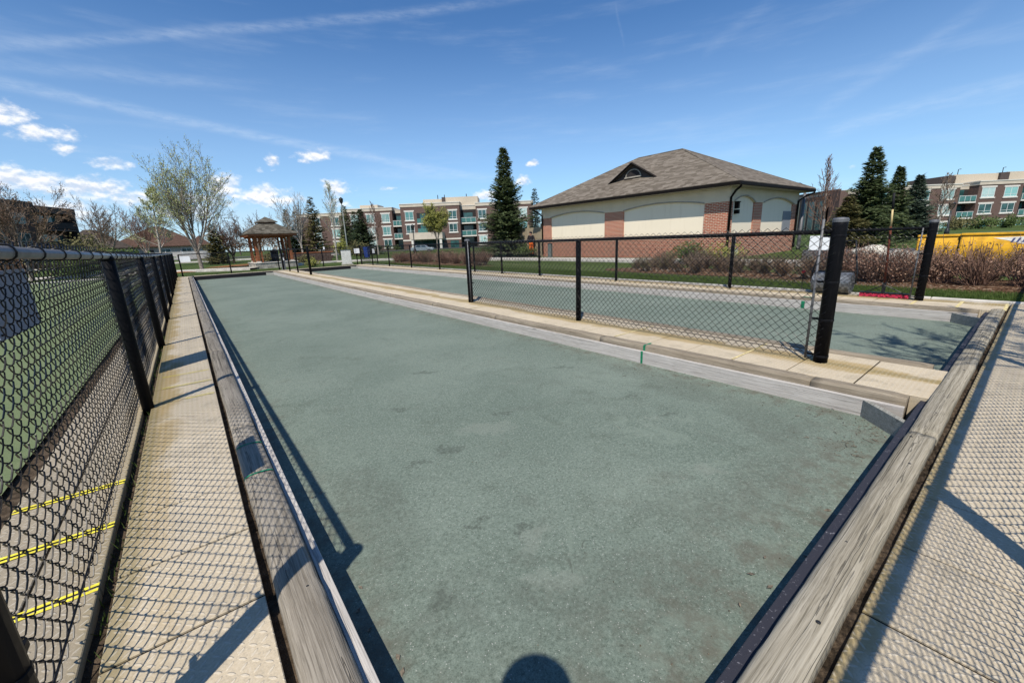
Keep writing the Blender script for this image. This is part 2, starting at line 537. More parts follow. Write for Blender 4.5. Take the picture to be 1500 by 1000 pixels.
def wood(axis, dark, light, crack=1.0):
    def f(n):
        p = n.pos()
        sc = {'x': (0.30, 9.0, 9.0), 'y': (9.0, 0.30, 9.0), 'z': (9, 9, .30)}[axis]
        ln = {'x': (0.07, 9.0, 9.0), 'y': (9.0, 0.07, 9.0), 'z': (9, 9, .07)}[axis]
        warp = n.scalev(n.vm('SUBTRACT', n.node('ShaderNodeTexNoise', Vector=n.scalev(p, .9), Scale=2.0, Detail=2.0).outputs['Color'], (.5, .5, .5)), .016)
        pw = n.vm('ADD', p, warp)
        q = n.scalev(pw, sc)
        grain = n.m('ADD', n.m('MULTIPLY', n.noise(q, 3.6, 6.0, .72, .1), .55), n.m('MULTIPLY', n.noise(n.scalev(pw, ln), 11.0, 4.0, .7), .45))
        g2 = n.noise(q, 17.0, 4.0, .7)
        g3 = n.noise(n.scalev(pw, ln), 30.0, 2.0, .6)
        cr = None
        for off, fr, th in ((0.0, 1.5, .0050), (17.0, 2.2, .0035)):
            ck = n.noise(n.vm('ADD', n.scalev(pw, ln), (off, off * .3, off * .7)), fr, 3.0, .6)
            l_ = n.step(n.m('ABSOLUTE', n.m('SUBTRACT', ck, .5)), th * 1.6, th * .4)
            l_ = n.m('MULTIPLY', l_, n.step(n.noise(n.vm('ADD', n.scalev(pw, tuple(.4 if k < 1 else 14.0 for k in ln)), (off, 1.0, 2.0)), 1.3, 2.0), .47, .56))
            cr = l_ if cr is None else n.m('MAXIMUM', cr, l_)
        c = n.mix(n.step(grain, .32, .68), dark, light)
        c = n.mix(n.m('MULTIPLY', n.step(g2, .5, .33), .55), c, tuple(k * .6 for k in dark))
        c = n.mix(n.m('MULTIPLY', n.step(g3, .54, .68), .45), c, tuple(k * .5 for k in dark))
        c = n.mix(n.m('MULTIPLY', n.step(n.noise(p, 2.0, 4.0), .5, .75), .3), c, tuple(k * .8 for k in dark))
        kn = n.voro(n.scalev(p, {'x': (.8, 5, 5), 'y': (5, .8, 5), 'z': (5, 5, .8)}[axis]), 1.1)
        c = n.mix(n.m('MULTIPLY', n.step(kn, .09, .05), .6), c, tuple(k * .4 for k in dark))
        c = n.mix(n.m('MULTIPLY', cr, crack * .85), c, (.035, .030, .024))
        h = n.m('SUBTRACT', n.m('ADD', n.m('MULTIPLY', grain, .5), n.m('MULTIPLY', n.m('ADD', g2, g3), .25)), n.m('MULTIPLY', cr, 1.3 * crack))
        return dict(color=c, rough=.88, spec=.15, height=h, bump=.8, bdist=.007)
    return f


material('timber_y', wood('y', (.165, .143, .112), (.36, .325, .272), .65))
material('timber_x', wood('x', (.185, .163, .120), (.40, .365, .295), .55))
material('timber_c', wood('y', (.165, .135, .098), (.34, .295, .23), .8))
material('plank_y', wood('y', (.36, .335, .31), (.54, .515, .485), .25))
material('plank_x', wood('x', (.18, .175, .17), (.33, .32, .31), .3))
material('corner_wood', wood('x', (.20, .20, .18), (.34, .34, .31), .2))
material('cedar', wood('z', (.19, .066, .030), (.34, .128, .058), .3))
material('fence_wood', wood('z', (.26, .21, .14), (.40, .33, .23), .3))
material('white_wood', wood('z', (.50, .49, .46), (.68, .67, .64), .2))
material('pole_wood', wood('z', (.10, .030, .02), (.17, .055, .035), .2))


def m_black(n):
    o = n.objc()
    nz = n.noise(o, 30.0, 4.0)
    c = n.mix(nz, (.004, .0045, .006), (.010, .0105, .013))
    dust = n.m('MULTIPLY', n.step(n.noise(n.scalev(n.pos(), (26.0, 26.0, 3.0)), 2.0, 5.0, .7), .56, .75), .5)
    c = n.mix(dust, c, (.045, .042, .038))
    sc = n.noise(n.scalev(n.pos(), (160.0, 160.0, 60.0)), 1.0, 2.0, .5)
    c = n.mix(n.m('MULTIPLY', n.step(sc, .74, .78), .5), c, (.16, .155, .15))
    return dict(color=c, rough=n.m('ADD', n.m('MULTIPLY', nz, .2), .35), spec=.06)


def m_shaded_board(n):
    p = n.pos()
    fl = n.noise(p, 55.0, 4.0, .75, .5)
    c = n.mix(n.step(fl, .60, .70), (.030, .031, .042), (.20, .20, .23))  # the timber's shade painted into the board colour, pale flecks on top
    return dict(color=c, rough=.6, spec=.2, height=fl, bump=.6, bdist=.004)


material('shaded_board', m_shaded_board)
material('black_vinyl', m_black)
flat('wire', (.006, .0055, .006), .36, .3, var=.2)
flat('rail_grey', (.22, .22, .225), .34, .5, .5, var=.12, scale=14)
flat('galvanised', (.13, .132, .14), .5, .4, .3, var=.15, scale=25)
flat('rubber', (.012, .012, .014), .7, .2)
flat('white_sign', (.78, .79, .80), .5, .3, var=.03)
flat('navy_sign', (.24, .27, .35), .5, .3, var=.10, scale=9)
flat('dark_sign', (.03, .035, .05), .5, .3)
flat('green_tape', (.008, .17, .085), .6, .3, var=.25, scale=40)
flat('yellow_paint', (.72, .62, .06), .8, .2, var=.25, scale=40)
flat('yellow_soft', (.56, .47, .24), .85, .2, var=.3, scale=30)
flat('red_brush', (.66, .05, .11), .9, .1, var=.45, scale=70, bump=.9)
flat('drum_steel', (.20, .21, .22), .42, .5, .5, var=.5, scale=16, bump=.2)
flat('red_paint', (.55, .03, .035), .5, .3)
flat('tan_metal', (.55, .42, .20), .5, .4)
flat('cabinet', (.60, .61, .58), .5, .3, var=.06)
flat('concrete_plain', (.50, .47, .42), .9, .2, var=.18, scale=3, bump=.2)
flat('asphalt', (.07, .07, .072), .9, .2, var=.3, scale=8, bump=.3)
flat('bin_blue', (.02, .06, .30), .45, .4)
flat('car_paint', (.33, .39, .44), .25, .6, .4, var=.04)
flat('car_glass', (.03, .05, .06), .08, .6, var=.1)
flat('tyre', (.015, .015, .015), .85, .2)
flat('dark_metal', (.016, .017, .018), .45, .4)
flat('lamp_green', (.115, .135, .125), .5, .4)
flat('glass_lamp', (.45, .45, .42), .2, .5)
flat('stone', (.33, .31, .27), .9, .2, var=.35, scale=4, bump=.5)
flat('boulder', (.52, .49, .42), .9, .2, var=.25, scale=7, bump=.5)
flat('plow_yellow', (.68, .36, .022), .5, .3, var=.22, scale=5, bump=.15)
flat('plow_rust', (.16, .07, .025), .8, .2, var=.4, scale=9)
flat('decal_white', (.62, .60, .54), .5, .3)
flat('decal_blue', (.05, .06, .16), .5, .3)
def m_stucco(n):
    p = n.pos()
    st = n.noise(n.scalev(p, (2.2, 2.2, .25)), 2.0, 5.0, .65)
    f_ = n.noise(p, 55.0, 3.0, .7)
    c = n.mix(n.noise(p, .8, 4.0), (.74, .655, .51), (.81, .72, .57))
    c = n.mix(n.m('MULTIPLY', n.step(st, .52, .75), .28), c, (.55, .46, .33))
    c = n.mix(n.m('MULTIPLY', n.step(n.sep(p)[2], 1.5, 1.05), n.m('MULTIPLY', n.noise(p, 3.0, 5.0), .45)), c, (.48, .40, .29))
    c = n.mix(n.m('MULTIPLY', n.step(f_, .5, .7), .2), c, (.62, .53, .39))
    return dict(color=c, rough=.92, spec=.12, height=f_, bump=.35, bdist=.006)


material('stucco', m_stucco)
flat('frieze', (.60, .52, .395), .9, .15, var=.05, scale=1.6, bump=.15)
flat('soffit', (.34, .31, .26), .8, .2)
flat('fascia', (.009, .007, .006), .6, .1)
flat('door_grey', (.22, .235, .255), .5, .3, var=.05)
flat('light_trim', (.60, .575, .52), .8, .2, var=.06)
flat('apt_band', (.50, .44, .36), .85, .2, var=.08, scale=1)
flat('apt_dark', (.030, .026, .026), .8, .2)
flat('apt_brown', (.07, .056, .05), .8, .2)
flat('mech_tan', (.47, .405, .315), .85, .2, var=.06)
def m_pane(n):
    p = n.objc()
    r = n.rnd()
    r2 = n.white(n.comb(r, n.m('MULTIPLY', r, 7.0), 2.0))
    x, y, z = n.sep(p)
    c = n.ramp(r, [(0.0, (.10, .26, .25)), (.35, (.26, .52, .50)), (.6, (.46, .62, .60)), (.85, (.05, .11, .12))], 'CONSTANT')
    fold = n.noise(n.comb(n.m('MULTIPLY', x, 5.0), n.m('MULTIPLY', r, 40.0), 0.0), 1.6, 2.0)
    blind = n.m('MULTIPLY', n.m('GREATER_THAN', fold, n.m('ADD', n.m('MULTIPLY', r2, .5), .38)), .75)
    c = n.mix(blind, c, (.62, .66, .62))
    c = n.mix(n.m('MULTIPLY', n.noise(p, 2.0, 3.0), .35), c, (.03, .07, .07))
    return dict(color=c, rough=.12, spec=.5)


material('pane_teal', m_pane)
flat('pane_dark', (.025, .075, .075), .08, .6, var=.5, scale=.9)
flat('rail_glass', (.05, .15, .14), .12, .5, var=.2)
flat('frame_white', (.66, .67, .65), .5, .3, var=.03)
flat('house_wall', (.42, .36, .30), .85, .2)
flat('house_roof', (.080, .048, .036), .9, .15, var=.25, scale=3, bump=.3)
flat('house_roof_dark', (.062, .050, .043), .9, .15, var=.25, scale=3, bump=.3)
flat('bark_grey', (.215, .185, .155), .9, .15, var=.35, scale=9, bump=.6)
flat('bark_pale', (.33, .30, .26), .9, .15, var=.35, scale=9, bump=.5)
flat('bark_dark', (.085, .062, .048), .9, .15, var=.35, scale=9, bump=.5)
flat('twig_brown', (.19, .14, .105), .9, .15, var=.4, scale=2)
flat('twig_red', (.19, .115, .085), .9, .15, var=.4, scale=2)
flat('skin', (.50, .29, .20), .55, .35)
flat('hair', (.018, .013, .010), .6, .3)
flat('jacket', (.022, .020, .024), .85, .15, bump=.2)
flat('hi_vis', (.85, .165, .025), .7, .2, var=.1)
flat('denim', (.05, .07, .12), .85, .15)
flat('grey_top', (.14, .14, .15), .85, .15)
flat('joint_soil', (.030, .024, .016), .95, .1, var=.4, scale=12)
flat('litter', (.13, .11, .085), .95, .1, var=.6, scale=40)
flat('soil', (.070, .052, .036), .95, .1, var=.5, scale=16, bump=.8)


def m_turf(n):
    p = n.pos()
    b = n.noise(p, .35, 4.0)
    f = n.noise(p, 90.0, 3.0, .7)
    c = n.mix(b, (.105, .140, .064), (.158, .190, .100))
    c = n.mix(n.m('MULTIPLY', n.step(n.noise(p, 1.7, 6.0, .7, .4), .52, .72), .55), c, (.185, .190, .105))
    c = n.mix(n.m('MULTIPLY', n.step(n.noise(p, 3.1, 6.0, .7, .4), .55, .75), .45), c, (.070, .098, .045))
    c = n.mix(n.m('MULTIPLY', n.step(f, .5, .7), .3), c, (.22, .28, .15))
    c = n.mix(n.m('MULTIPLY', n.step(f, .5, .3), .35), c, (.05, .09, .04))
    return dict(color=c, rough=.9, spec=.15, height=f, bump=.4, bdist=.01)


material('turf', m_turf)


def m_lawn(n):
    p = n.pos()
    b = n.noise(p, .25, 5.0, .6)
    f = n.noise(p, 26.0, 5.0, .7)
    c = n.mix(b, (.040, .070, .018), (.080, .112, .030))
    c = n.mix(n.m('MULTIPLY', n.step(n.noise(p, 1.4, 5.0, .7), .52, .72), .55), c, (.125, .105, .048))
    c = n.mix(n.m('MULTIPLY', n.step(f, .48, .7), .45), c, (.11, .15, .05))
    c = n.mix(n.m('MULTIPLY', n.step(f, .5, .3), .5), c, (.018, .032, .010))
    return dict(color=c, rough=.95, spec=.1, height=f, bump=.8, bdist=.04)


material('lawn', m_lawn)


def m_mulch(n):
    p = n.pos()
    v = n.node('ShaderNodeTexVoronoi', Vector=n.scalev(p, (1, 1, 1)), Scale=26.0)
    w = n.white(v.outputs['Color'])
    c = n.ramp(w, [(0, (.035, .018, .010)), (.5, (.105, .058, .034)), (.85, (.20, .125, .08)), (1, (.36, .28, .20))])
    c = n.mix(n.m('MULTIPLY', n.noise(p, .8, 4.0), .4), c, (.07, .035, .02))
    return dict(color=c, rough=.95, spec=.1, height=n.m('ADD', v.outputs['Distance'], n.noise(p, 40.0, 3.0)), bump=.9, bdist=.03)


material('mulch', m_mulch)


def m_leafmulch(n):
    p = n.pos()
    w = n.noise(p, 14.0, 5.0, .7)
    c = n.ramp(w, [(.3, (.07, .045, .02)), (.5, (.24, .11, .045)), (.7, (.38, .21, .10))])
    return dict(color=c, rough=.95, spec=.1, height=w, bump=.7, bdist=.04)


material('leaf_mulch', m_leafmulch)


def brick(name, a, b, mortar, scale, wall='xy', bump=.5):
    def f(n):
        p = n.objc() if wall == 'local' else n.pos()
        x, y, z = n.sep(p)
        u = n.m('ADD', x, y)
        v = n.node('ShaderNodeTexBrick', {'offset': .5}, Vector=n.comb(u, z, 0.0), Color1=a, Color2=b, Mortar=mortar, Scale=scale,
                   Mortar_Size=.016, Mortar_Smooth=.2, Bias=0.0, Brick_Width=.24 * 1.0, Row_Height=.078)
        c = n.mix(n.m('MULTIPLY', n.step(n.noise(p, 7.0, 5.0, .7), .45, .75), .35), v.outputs['Color'], tuple(k * .55 for k in a))
        return dict(color=c, rough=.9, spec=.15, height=n.m('SUBTRACT', 1.0, v.outputs['Fac']), bump=bump, bdist=.008)
    return material(name, f)


brick('brick_red', (.44, .105, .052), (.29, .066, .036), (.50, .40, .30), 1.0)
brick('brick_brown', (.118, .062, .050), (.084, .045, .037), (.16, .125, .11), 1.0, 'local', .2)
brick('brick_shade', (.075, .045, .038), (.055, .034, .03), (.09, .07, .06), 1.0, 'local', .2)  # darker copy of the brown brick, shade mixed into its colour


def shingles(name, cols, su=3.2, sv=7.0):
    def f(n):
        p = n.pos()
        x, y, z = n.sep(p)
        N = n.sep(n.t.nodes.new('ShaderNodeNewGeometry').outputs['True Normal'])
        facing = n.m('GREATER_THAN', n.m('ABSOLUTE', N[0]), n.m('ABSOLUTE', N[1]))
        u = n.m('ADD', n.m('MULTIPLY', facing, y), n.m('MULTIPLY', n.m('SUBTRACT', 1.0, facing), x))
        row = n.m('FLOOR', n.m('MULTIPLY', z, sv * 1.9))
        cu = n.m('FLOOR', n.m('ADD', n.m('MULTIPLY', u, su), n.m('MULTIPLY', n.white(n.comb(row, 3.0, 1.0)), 7.0)))
        w = n.white(n.comb(cu, row, 2.0))
        w2 = n.noise(n.comb(n.m('MULTIPLY', u, .6), n.m('MULTIPLY', z, 4.0), 0.0), 2.0, 5.0, .6)
        c = n.ramp(n.m('ADD', n.m('MULTIPLY', w, .65), n.m('MULTIPLY', w2, .35)), [(0.1, cols[0]), (.5, cols[1]), (.9, cols[2])])
        fr = n.m('FRACT', n.m('MULTIPLY', z, sv * 1.9))
        c = n.mix(n.m('MULTIPLY', n.step(fr, .16, .0), .55), c, tuple(k * .4 for k in cols[0]))
        c = n.mix(n.m('MULTIPLY', n.step(n.noise(p, 60.0, 2.0, .7), .45, .7), .3), c, cols[2])
        return dict(color=c, rough=.95, spec=.1, height=n.m('ADD', n.m('MULTIPLY', fr, -.8), n.m('MULTIPLY', w, .4)), bump=.6, bdist=.015)
    return material(name, f)


shingles('roof_shingle', [(.082, .068, .052), (.135, .114, .092), (.21, .182, .150)])
shingles('gazebo_shingle', [(.04, .036, .028), (.085, .077, .062), (.165, .152, .125)], 5.0, 8.0)


def foliage(name, a, b, trans=.22):
    def f(n):
        p = n.objc()
        w = n.white(n.vm('FLOOR', n.scalev(p, 7.0)))
        c = n.mix(n.m('ADD', n.m('MULTIPLY', w, .6), n.m('MULTIPLY', n.noise(p, 1.1, 3.0), .4)), a, b)
        return dict(color=c, rough=.6, spec=.25, trans=trans)
    return material(name, f)


foliage('needles_green', (.050, .080, .036), (.185, .225, .105), .3)
foliage('needles_blue', (.050, .082, .058), (.15, .195, .145), .3)
foliage('needles_dark', (.034, .058, .030), (.105, .140, .070), .25)
foliage('needles_bronze', (.085, .085, .034), (.21, .19, .08), .25)
foliage('bud_green', (.24, .28, .09), (.42, .45, .20))
foliage('leaf_yellow', (.17, .19, .035), (.34, .33, .085))
foliage('leaf_green', (.045, .085, .020), (.120, .160, .045))
foliage('leaf_olive', (.085, .085, .030), (.19, .17, .07))
foliage('leaf_bronze', (.085, .045, .025), (.17, .10, .05))
foliage('bud_red', (.25, .13, .10), (.46, .32, .22))
foliage('grass_blade', (.045, .085, .016), (.125, .175, .045), .3)
random.seed(7)
FLOOR = -0.195
# ------------------------------------------------------------------ ground
GX0, GX1, GY0, GY1 = -1.2, 10.02, -1.6, 29.55


def bumpy(x, y):
    return 0.05 * mn.noise(Vector((x * .09, y * .09, 1.3))) - 0.02


g = MB()
FAR = 700.0
g.sheet(GX1, GX1 + 60, GY0 - 40, GY1 + 70, -.05, 60, 70, lambda x, y: bumpy(x, y) * min(1, (x - GX1) * .5))
g.sheet(GX0, GX1, GY1, GY1 + 70, -.05, 12, 60, lambda x, y: bumpy(x, y) * min(1, (y - GY1) * .5, max(0, (GX1 - x) * .5), max(0, (x - GX0) * .5)))
g.sheet(GX0 - 60, GX0, GY1 + 5.5, GY1 + 70, -.05, 60, 60, lambda x, y: bumpy(x, y) * min(1, (y - GY1 - 5.5) * .5, (GX0 - x) * .5))
g.quad((GX0 - 60, GY0 - 40, -.09), (GX0, GY0 - 40, -.09), (GX0, GY1 + 5.5, -.09), (GX0 - 60, GY1 + 5.5, -.09))
g.quad((GX0, GY0 - 40, -.09), (GX1, GY0 - 40, -.09), (GX1, GY0, -.09), (GX0, GY0, -.09))
g.quad((GX0 - 60, GY1 + 70, -.07), (GX1 + 60, GY1 + 70, -.07), (GX1 + 60, FAR, -.07), (GX0 - 60, FAR, -.07))
g.quad((GX1 + 60, GY0 - 40, -.07), (FAR, GY0 - 40, -.07), (FAR, FAR, -.07), (GX1 + 60, FAR, -.07))
g.quad((-FAR, GY0 - 40, -.07), (GX0 - 60, GY0 - 40, -.07), (GX0 - 60, FAR, -.07), (-FAR, FAR, -.07))
g.quad((-FAR, -FAR, -.07), (FAR, -FAR, -.07), (FAR, GY0 - 40, -.07), (-FAR, GY0 - 40, -.07))
structure('lawn', g, 'lawn')

b = MB()
b.quad((GX0, GY0, -.30), (GX1, GY0, -.30), (GX1, GY1, -.30), (GX0, GY1, -.30))
b.sheet(GX0, -.955, GY0, GY1, -.06, 1, 90, lambda x, y: .03 * mn.noise(Vector((x * 3, y * 2.3, 0))))
b.sheet(-.53, -.43, GY0, GY1, -.05, 2, 200, lambda x, y: .022 * mn.noise(Vector((x * 9, y * 3.3, 4))))
b.sheet(-.02, .09, 0.3, 28.6, -.05, 2, 200, lambda x, y: .016 * mn.noise(Vector((x * 9, y * 6.3, 8))))
b.sheet(.0, 10.0, .17, .25, -.035, 160, 2, lambda x, y: .026 * mn.noise(Vector((x * 6, y * 9, 2))))
structure('soil', b, 'soil')

tf = MB()
tf.quad((GX0 - 22, GY0 - 20, -.035), (-1.09, GY0 - 20, -.035), (-1.09, 34.2, -.035), (GX0 - 22, 34.2, -.035))
structure('bowling_green', tf, 'turf')

c1 = MB()
c1.sheet(.20, 4.12, .40, 28.55, FLOOR, 40, 200, lambda x, y: .006 * mn.noise(Vector((x * .9, y * .6, 0))))
c1.sheet(5.30, 9.08, .40, 28.55, FLOOR, 20, 100, lambda x, y: .006 * mn.noise(Vector((x * .9, y * .6, 5))))
structure('court_floor', c1, 'court', True)


def slabs(name, mat, xs, ys, top=0.0, thick=.22, gap=.0055, jit=.0025):
    """paving slabs with open joints between them"""
    mb = MB()
    for i in range(len(xs) - 1):
        for j in range(len(ys) - 1):
            dz = [rng(-jit, jit) for _ in range(4)]
            x0, x1, y0, y1 = xs[i] + gap, xs[i + 1] - gap, ys[j] + gap, ys[j + 1] - gap
            e = .003
            top4 = [(x0 + e, y0 + e), (x1 - e, y0 + e), (x1 - e, y1 - e), (x0 + e, y1 - e)]
            mid4 = [(x0, y0), (x1, y0), (x1, y1), (x0, y1)]
            vs = [(p[0], p[1], top + dz[k]) for k, p in enumerate(top4)] + [(p[0], p[1], top + dz[k] - e) for k, p in enumerate(mid4)] + [(p[0], p[1], top - thick) for p in mid4]
            fs = [(0, 1, 2, 3)] + [(k + 4, (k + 1) % 4 + 4, (k + 1) % 4, k) for k in range(4)] + [(k + 8, (k + 1) % 4 + 8, (k + 1) % 4 + 4, k + 4) for k in range(4)]
            mb.add(vs, fs)
    return structure(name, mb, mat)


yl = [-.84 + .5 * k for k in range(61)]
slabs('pavement', 'paver_left', [-.462, .018], [y for y in yl if y > .1])
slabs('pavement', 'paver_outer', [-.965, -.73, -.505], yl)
slabs('pavement', 'paver_near', [.13 + .5 * k - 1.5 for k in range(24)], [-1.4, -.86, -.33, .192])
slabs('pavement', 'paver_centre', [4.245, 4.705, 5.165], [.32 + .5 * k for k in range(58)])
slabs('pavement', 'paver_right', [9.165, 9.60, 9.99], [.215 + .5 * k for k in range(58)])
slabs('pavement', 'paver_near', [-.425 + .5 * k for k in range(22)], [28.68, 29.18, 29.55])
kb = MB()
for k in range(12):
    kb.box(10.02, 10.15, -1.5 + 2.6 * k, 1.09 + 2.6 * k, -.2, .025)
structure('kerb', kb, 'concrete_plain', bevel=.012)

js = MB()
for (x0, x1, y0, y1) in ((-.455, .012, .12, 28.6), (-.96, -.51, -.8, 28.9), (-1.3, 9.98, -1.38, .186), (4.25, 5.16, .33, 28.5), (9.17, 9.985, .22, 28.5)):
    js.quad((x0, y0, -.009), (x1, y0, -.009), (x1, y1, -.009), (x0, y1, -.009))
structure('joint_sand', js, 'joint_soil')
# yellow joint filler: thin strips lying on the paving
yj = MB()
for y in (2.15, 2.65, 3.15):
    for k in (-.026, .008):
        yj.quad((-.955, y + k, .004), (-.51, y + k, .004), (-.51, y + k + .018, .004), (-.955, y + k + .018, .004))
for y, x0, x1 in ((4.66, -.22, .0), (5.18, -.40, .0), (5.66, -.41, .0)):
    for k in (-.018, .012):
        yj.quad((x0, y + k, .004), (x1, y + k, .004), (x1, y + k + .007, .004), (x0, y + k + .007, .004))
structure('yellow_line', yj, 'yellow_paint')
yj = MB()
for y in (1.82, 3.32, 6.82):
    yj.quad((4.27, y - .010, .004), (5.14, y - .010, .004), (5.14, y + .010, .004), (4.27, y + .010, .004))
for y in (.225, .705, 1.22):
    yj.quad((9.19, y - .02, .004), (9.97, y - .02, .004), (9.97, y + .02, .004), (9.19, y + .02, .004))
structure('yellow_line', yj, 'yellow_soft')

# other paths and beds
def ribbon(pts, w, z):
    mb = MB()
    L = []
    for i, p in enumerate(pts):
        a = Vector(pts[max(i - 1, 0)])
        c = Vector(pts[min(i + 1, len(pts) - 1)])
        d = (c - a).normalized()
        nrm = Vector((-d.y, d.x))
        L.append((Vector(p) + nrm * w / 2, Vector(p) - nrm * w / 2))
    for i in range(len(L) - 1):
        for (q0, q1, zz) in ((L[i], L[i + 1], z),):
            mb.quad((q0[1].x, q0[1].y, zz), (q1[1].x, q1[1].y, zz), (q1[0].x, q1[0].y, zz), (q0[0].x, q0[0].y, zz))
            mb.quad((q0[0].x, q0[0].y, zz), (q1[0].x, q1[0].y, zz), (q1[0].x, q1[0].y, zz - .15), (q0[0].x, q0[0].y, zz - .15))
            mb.quad((q1[1].x, q1[1].y, zz), (q0[1].x, q0[1].y, zz), (q0[1].x, q0[1].y, zz - .15), (q1[1].x, q1[1].y, zz - .15))
    return mb


structure('path', ribbon([(18.2, -6), (18.2, 4), (18.0, 12), (17.8, 19), (16.8, 26), (15.6, 33), (13.6, 37.2), (10.5, 38.6), (7.6, 38.2), (6.2, 36.4)], 1.7, .045), 'concrete_plain')
structure('path', ribbon([(-40, 42.0), (-14, 42.3), (-4, 41.2), (1.5, 37.6), (4.2, 35.4)], 2.0, .05), 'concrete_plain')
structure('path', ribbon([(-60, 74), (-10, 74), (20, 70)], 5.0, .06), 'concrete_plain')
structure('kerb', ribbon([(-23, 34.4), (-1.4, 34.4)], .35, .02), 'concrete_plain')
structure('parking_lot', ribbon([(17.3, -40), (17.3, -1), (19.5, 3.5), (28, 6)], 5.0, .048), 'asphalt')
structure('road', ribbon([(-5, 108), (25, 84), (62, 62), (90, 25)], 7.0, .04), 'asphalt')


def bed(name, cx, cy, rx, ry, mat, z=.03, rot=0, seed=0):
    mb = MB()
    N = 40
    vs = [(cx, cy, z + .05)]
    for ring in (.6, 1.0):
        for k in range(N):
            t = 2 * pi * k / N
            r = ring * (1 + .12 * mn.noise(Vector((cos(t) * 2, sin(t) * 2, seed))))
            a, b_ = rx * r * cos(t), ry * r * sin(t)
            vs.append((cx + a * cos(rot) - b_ * sin(rot), cy + a * sin(rot) + b_ * cos(rot), z + (.04 if ring < .9 else -.05)))
    fs = [(0, 1 + k, 1 + (k + 1) % N) for k in range(N)] + [(1 + k, 1 + N + k, 1 + N + (k + 1) % N, 1 + (k + 1) % N) for k in range(N)]
    mb.add(vs, fs)
    return structure(name, mb, mat, True)


bed('mulch_bed', 12.75, .2, 1.25, 5.2, 'mulch', .0, 0, 1)
bed('mulch_bed', 13.6, 7.5, 1.0, 3.6, 'mulch', .0, 0, 2)
bed('mulch_bed', 12.6, 24.5, .9, 6.6, 'mulch', .0, 0, 3)
bed('leaf_bed', .9, 38.6, 2.6, 1.6, 'leaf_mulch', .0, .1, 4)
bed('leaf_bed', 6.5, 45.5, 5.2, 2.2, 'leaf_mulch', .0, .1, 5)

# grass blades close to the court
random.seed(21)
gb = MB()


def blades(x0, x1, y0, y1, n_, h=(.03, .075)):
    for _ in range(n_):
        x, y = rng(x0, x1), rng(y0, y1)
        hh = rng(*h)
        a = rng(0, 2 * pi)
        w = rng(.004, .009)
        lx, ly = rng(-.03, .03), rng(-.03, .03)
        z = -.06
        gb.tri((x - w * cos(a), y - w * sin(a), z), (x + w * cos(a), y + w * sin(a), z), (x + lx, y + ly, z + .02 + hh))


blades(10.16, 11.7, -1.5, 3.5, 24000)
blades(10.16, 12.2, 3.5, 12, 22000, (.03, .08))
blades(10.16, 12.6, 12, 29, 12000, (.04, .09))
blades(-1, 10, 29.56, 31.5, 5000, (.05, .1))
for _ in range(500):     # tufts in the soil joints
    y = rng(.9, 9) ** 1
    gb_x = rng(-.52, -.44)
    a = rng(0, 6.28)
    gb.tri((gb_x, y, -.06), (gb_x + .006, y, -.06), (gb_x + rng(-.03, .03), y + rng(-.03, .03), rng(-.03, .012)))
tag(obj('grass', gb, 'grass_blade'), 'short green grass growing on the strip beside the court paving', 'grass', kind='stuff')

# fallen debris in the corner of the lane: small stones and twigs, too many to count
db = MB()
for _ in range(300):
    if random.random() < .5:
        x, y = rng(3.2, 4.02), .5 + abs(random.gauss(0, .16))
    else:
        x, y = 4.03 - abs(random.gauss(0, .18)), rng(.55, 5.5)
    if y < .5 + 0 or x > 4.03:
        continue
    r = rng(.0015, .0045)
    if random.random() < .6:
        db.ball((x, y, FLOOR + r * .5), r, 5, 3, (1, 1.3, .6))
    else:
        a = rng(0, pi)
        l = rng(.01, .045)
        db.tube([(x, y, FLOOR + .006), (x + l * cos(a), y + l * sin(a), FLOOR + .008)], .0018, 4)
for _ in range(34):          # dry leaf scraps lying along the boards
    if random.random() < .5:
        x, y = .27 + abs(random.gauss(0, .10)), rng(1.0, 9)
    else:
        x, y = rng(.5, 3.9), .43 + abs(random.gauss(0, .10))
    a, l = rng(0, 6.28), rng(.008, .022)
    u, v = Vector((cos(a), sin(a), rng(-.1, .35))) * l, Vector((-sin(a), cos(a), rng(-.1, .35))) * l * .5
    o_ = Vector((x, y, FLOOR + .006))
    db.quad(o_ - u, o_ - v, o_ + u, o_ + v)
for _ in range(160):
    x, y = rng(.35, 4), .5 + rng(0, 1) ** 2 * 7
    db.ball((x, y, FLOOR + .002), rng(.0015, .0035), 5, 3)
tag(obj('grit', db, 'litter'), 'loose grit and bits of twig scattered on the green lane', 'grit', kind='stuff')


# ------------------------------------------------------------------ timber edgings
def timber_bar(axis, a0, a1, prof, seed):
    """a weathered timber: profile (across, height) swept along the axis with a little wander"""
    mb = MB()
    N = max(3, int((a1 - a0) / .08))
    k = len(prof)
    vs = []
    for i in range(N + 1):
        a = a0 + (a1 - a0) * i / N
        endr = .012 * (1 if i in (0, N) else 0)
        for j, (c, z) in enumerate(prof):
            w = .006 * mn.noise(Vector((a * 1.1, seed, j * .35))) + .0035 * mn.noise(Vector((a * 9, seed, j * 2.0)))
            h = .007 * mn.noise(Vector((a * .9, seed + 9, j * .3))) + .0035 * mn.noise(Vector((a * 11, seed + 3, j * 2.0)))
            zz = z + (h - endr * .6 if z > -.1 else 0)
            vs.append((c + w, a, zz) if axis == 'y' else (a, c + w, zz))
    fs = []
    for i in range(N):
        for j in range(k):
            j2 = (j + 1) % k
            q = (i * k + j, i * k + j2, (i + 1) * k + j2, (i + 1) * k + j)
            fs.append(q if axis == 'x' else q[::-1])
    e0 = tuple(range(k - 1, -1, -1))
    e1 = tuple(N * k + j for j in range(k))
    fs += [e0, e1] if axis == 'x' else [e0[::-1], e1[::-1]]
    mb.add(vs, fs)
    return mb


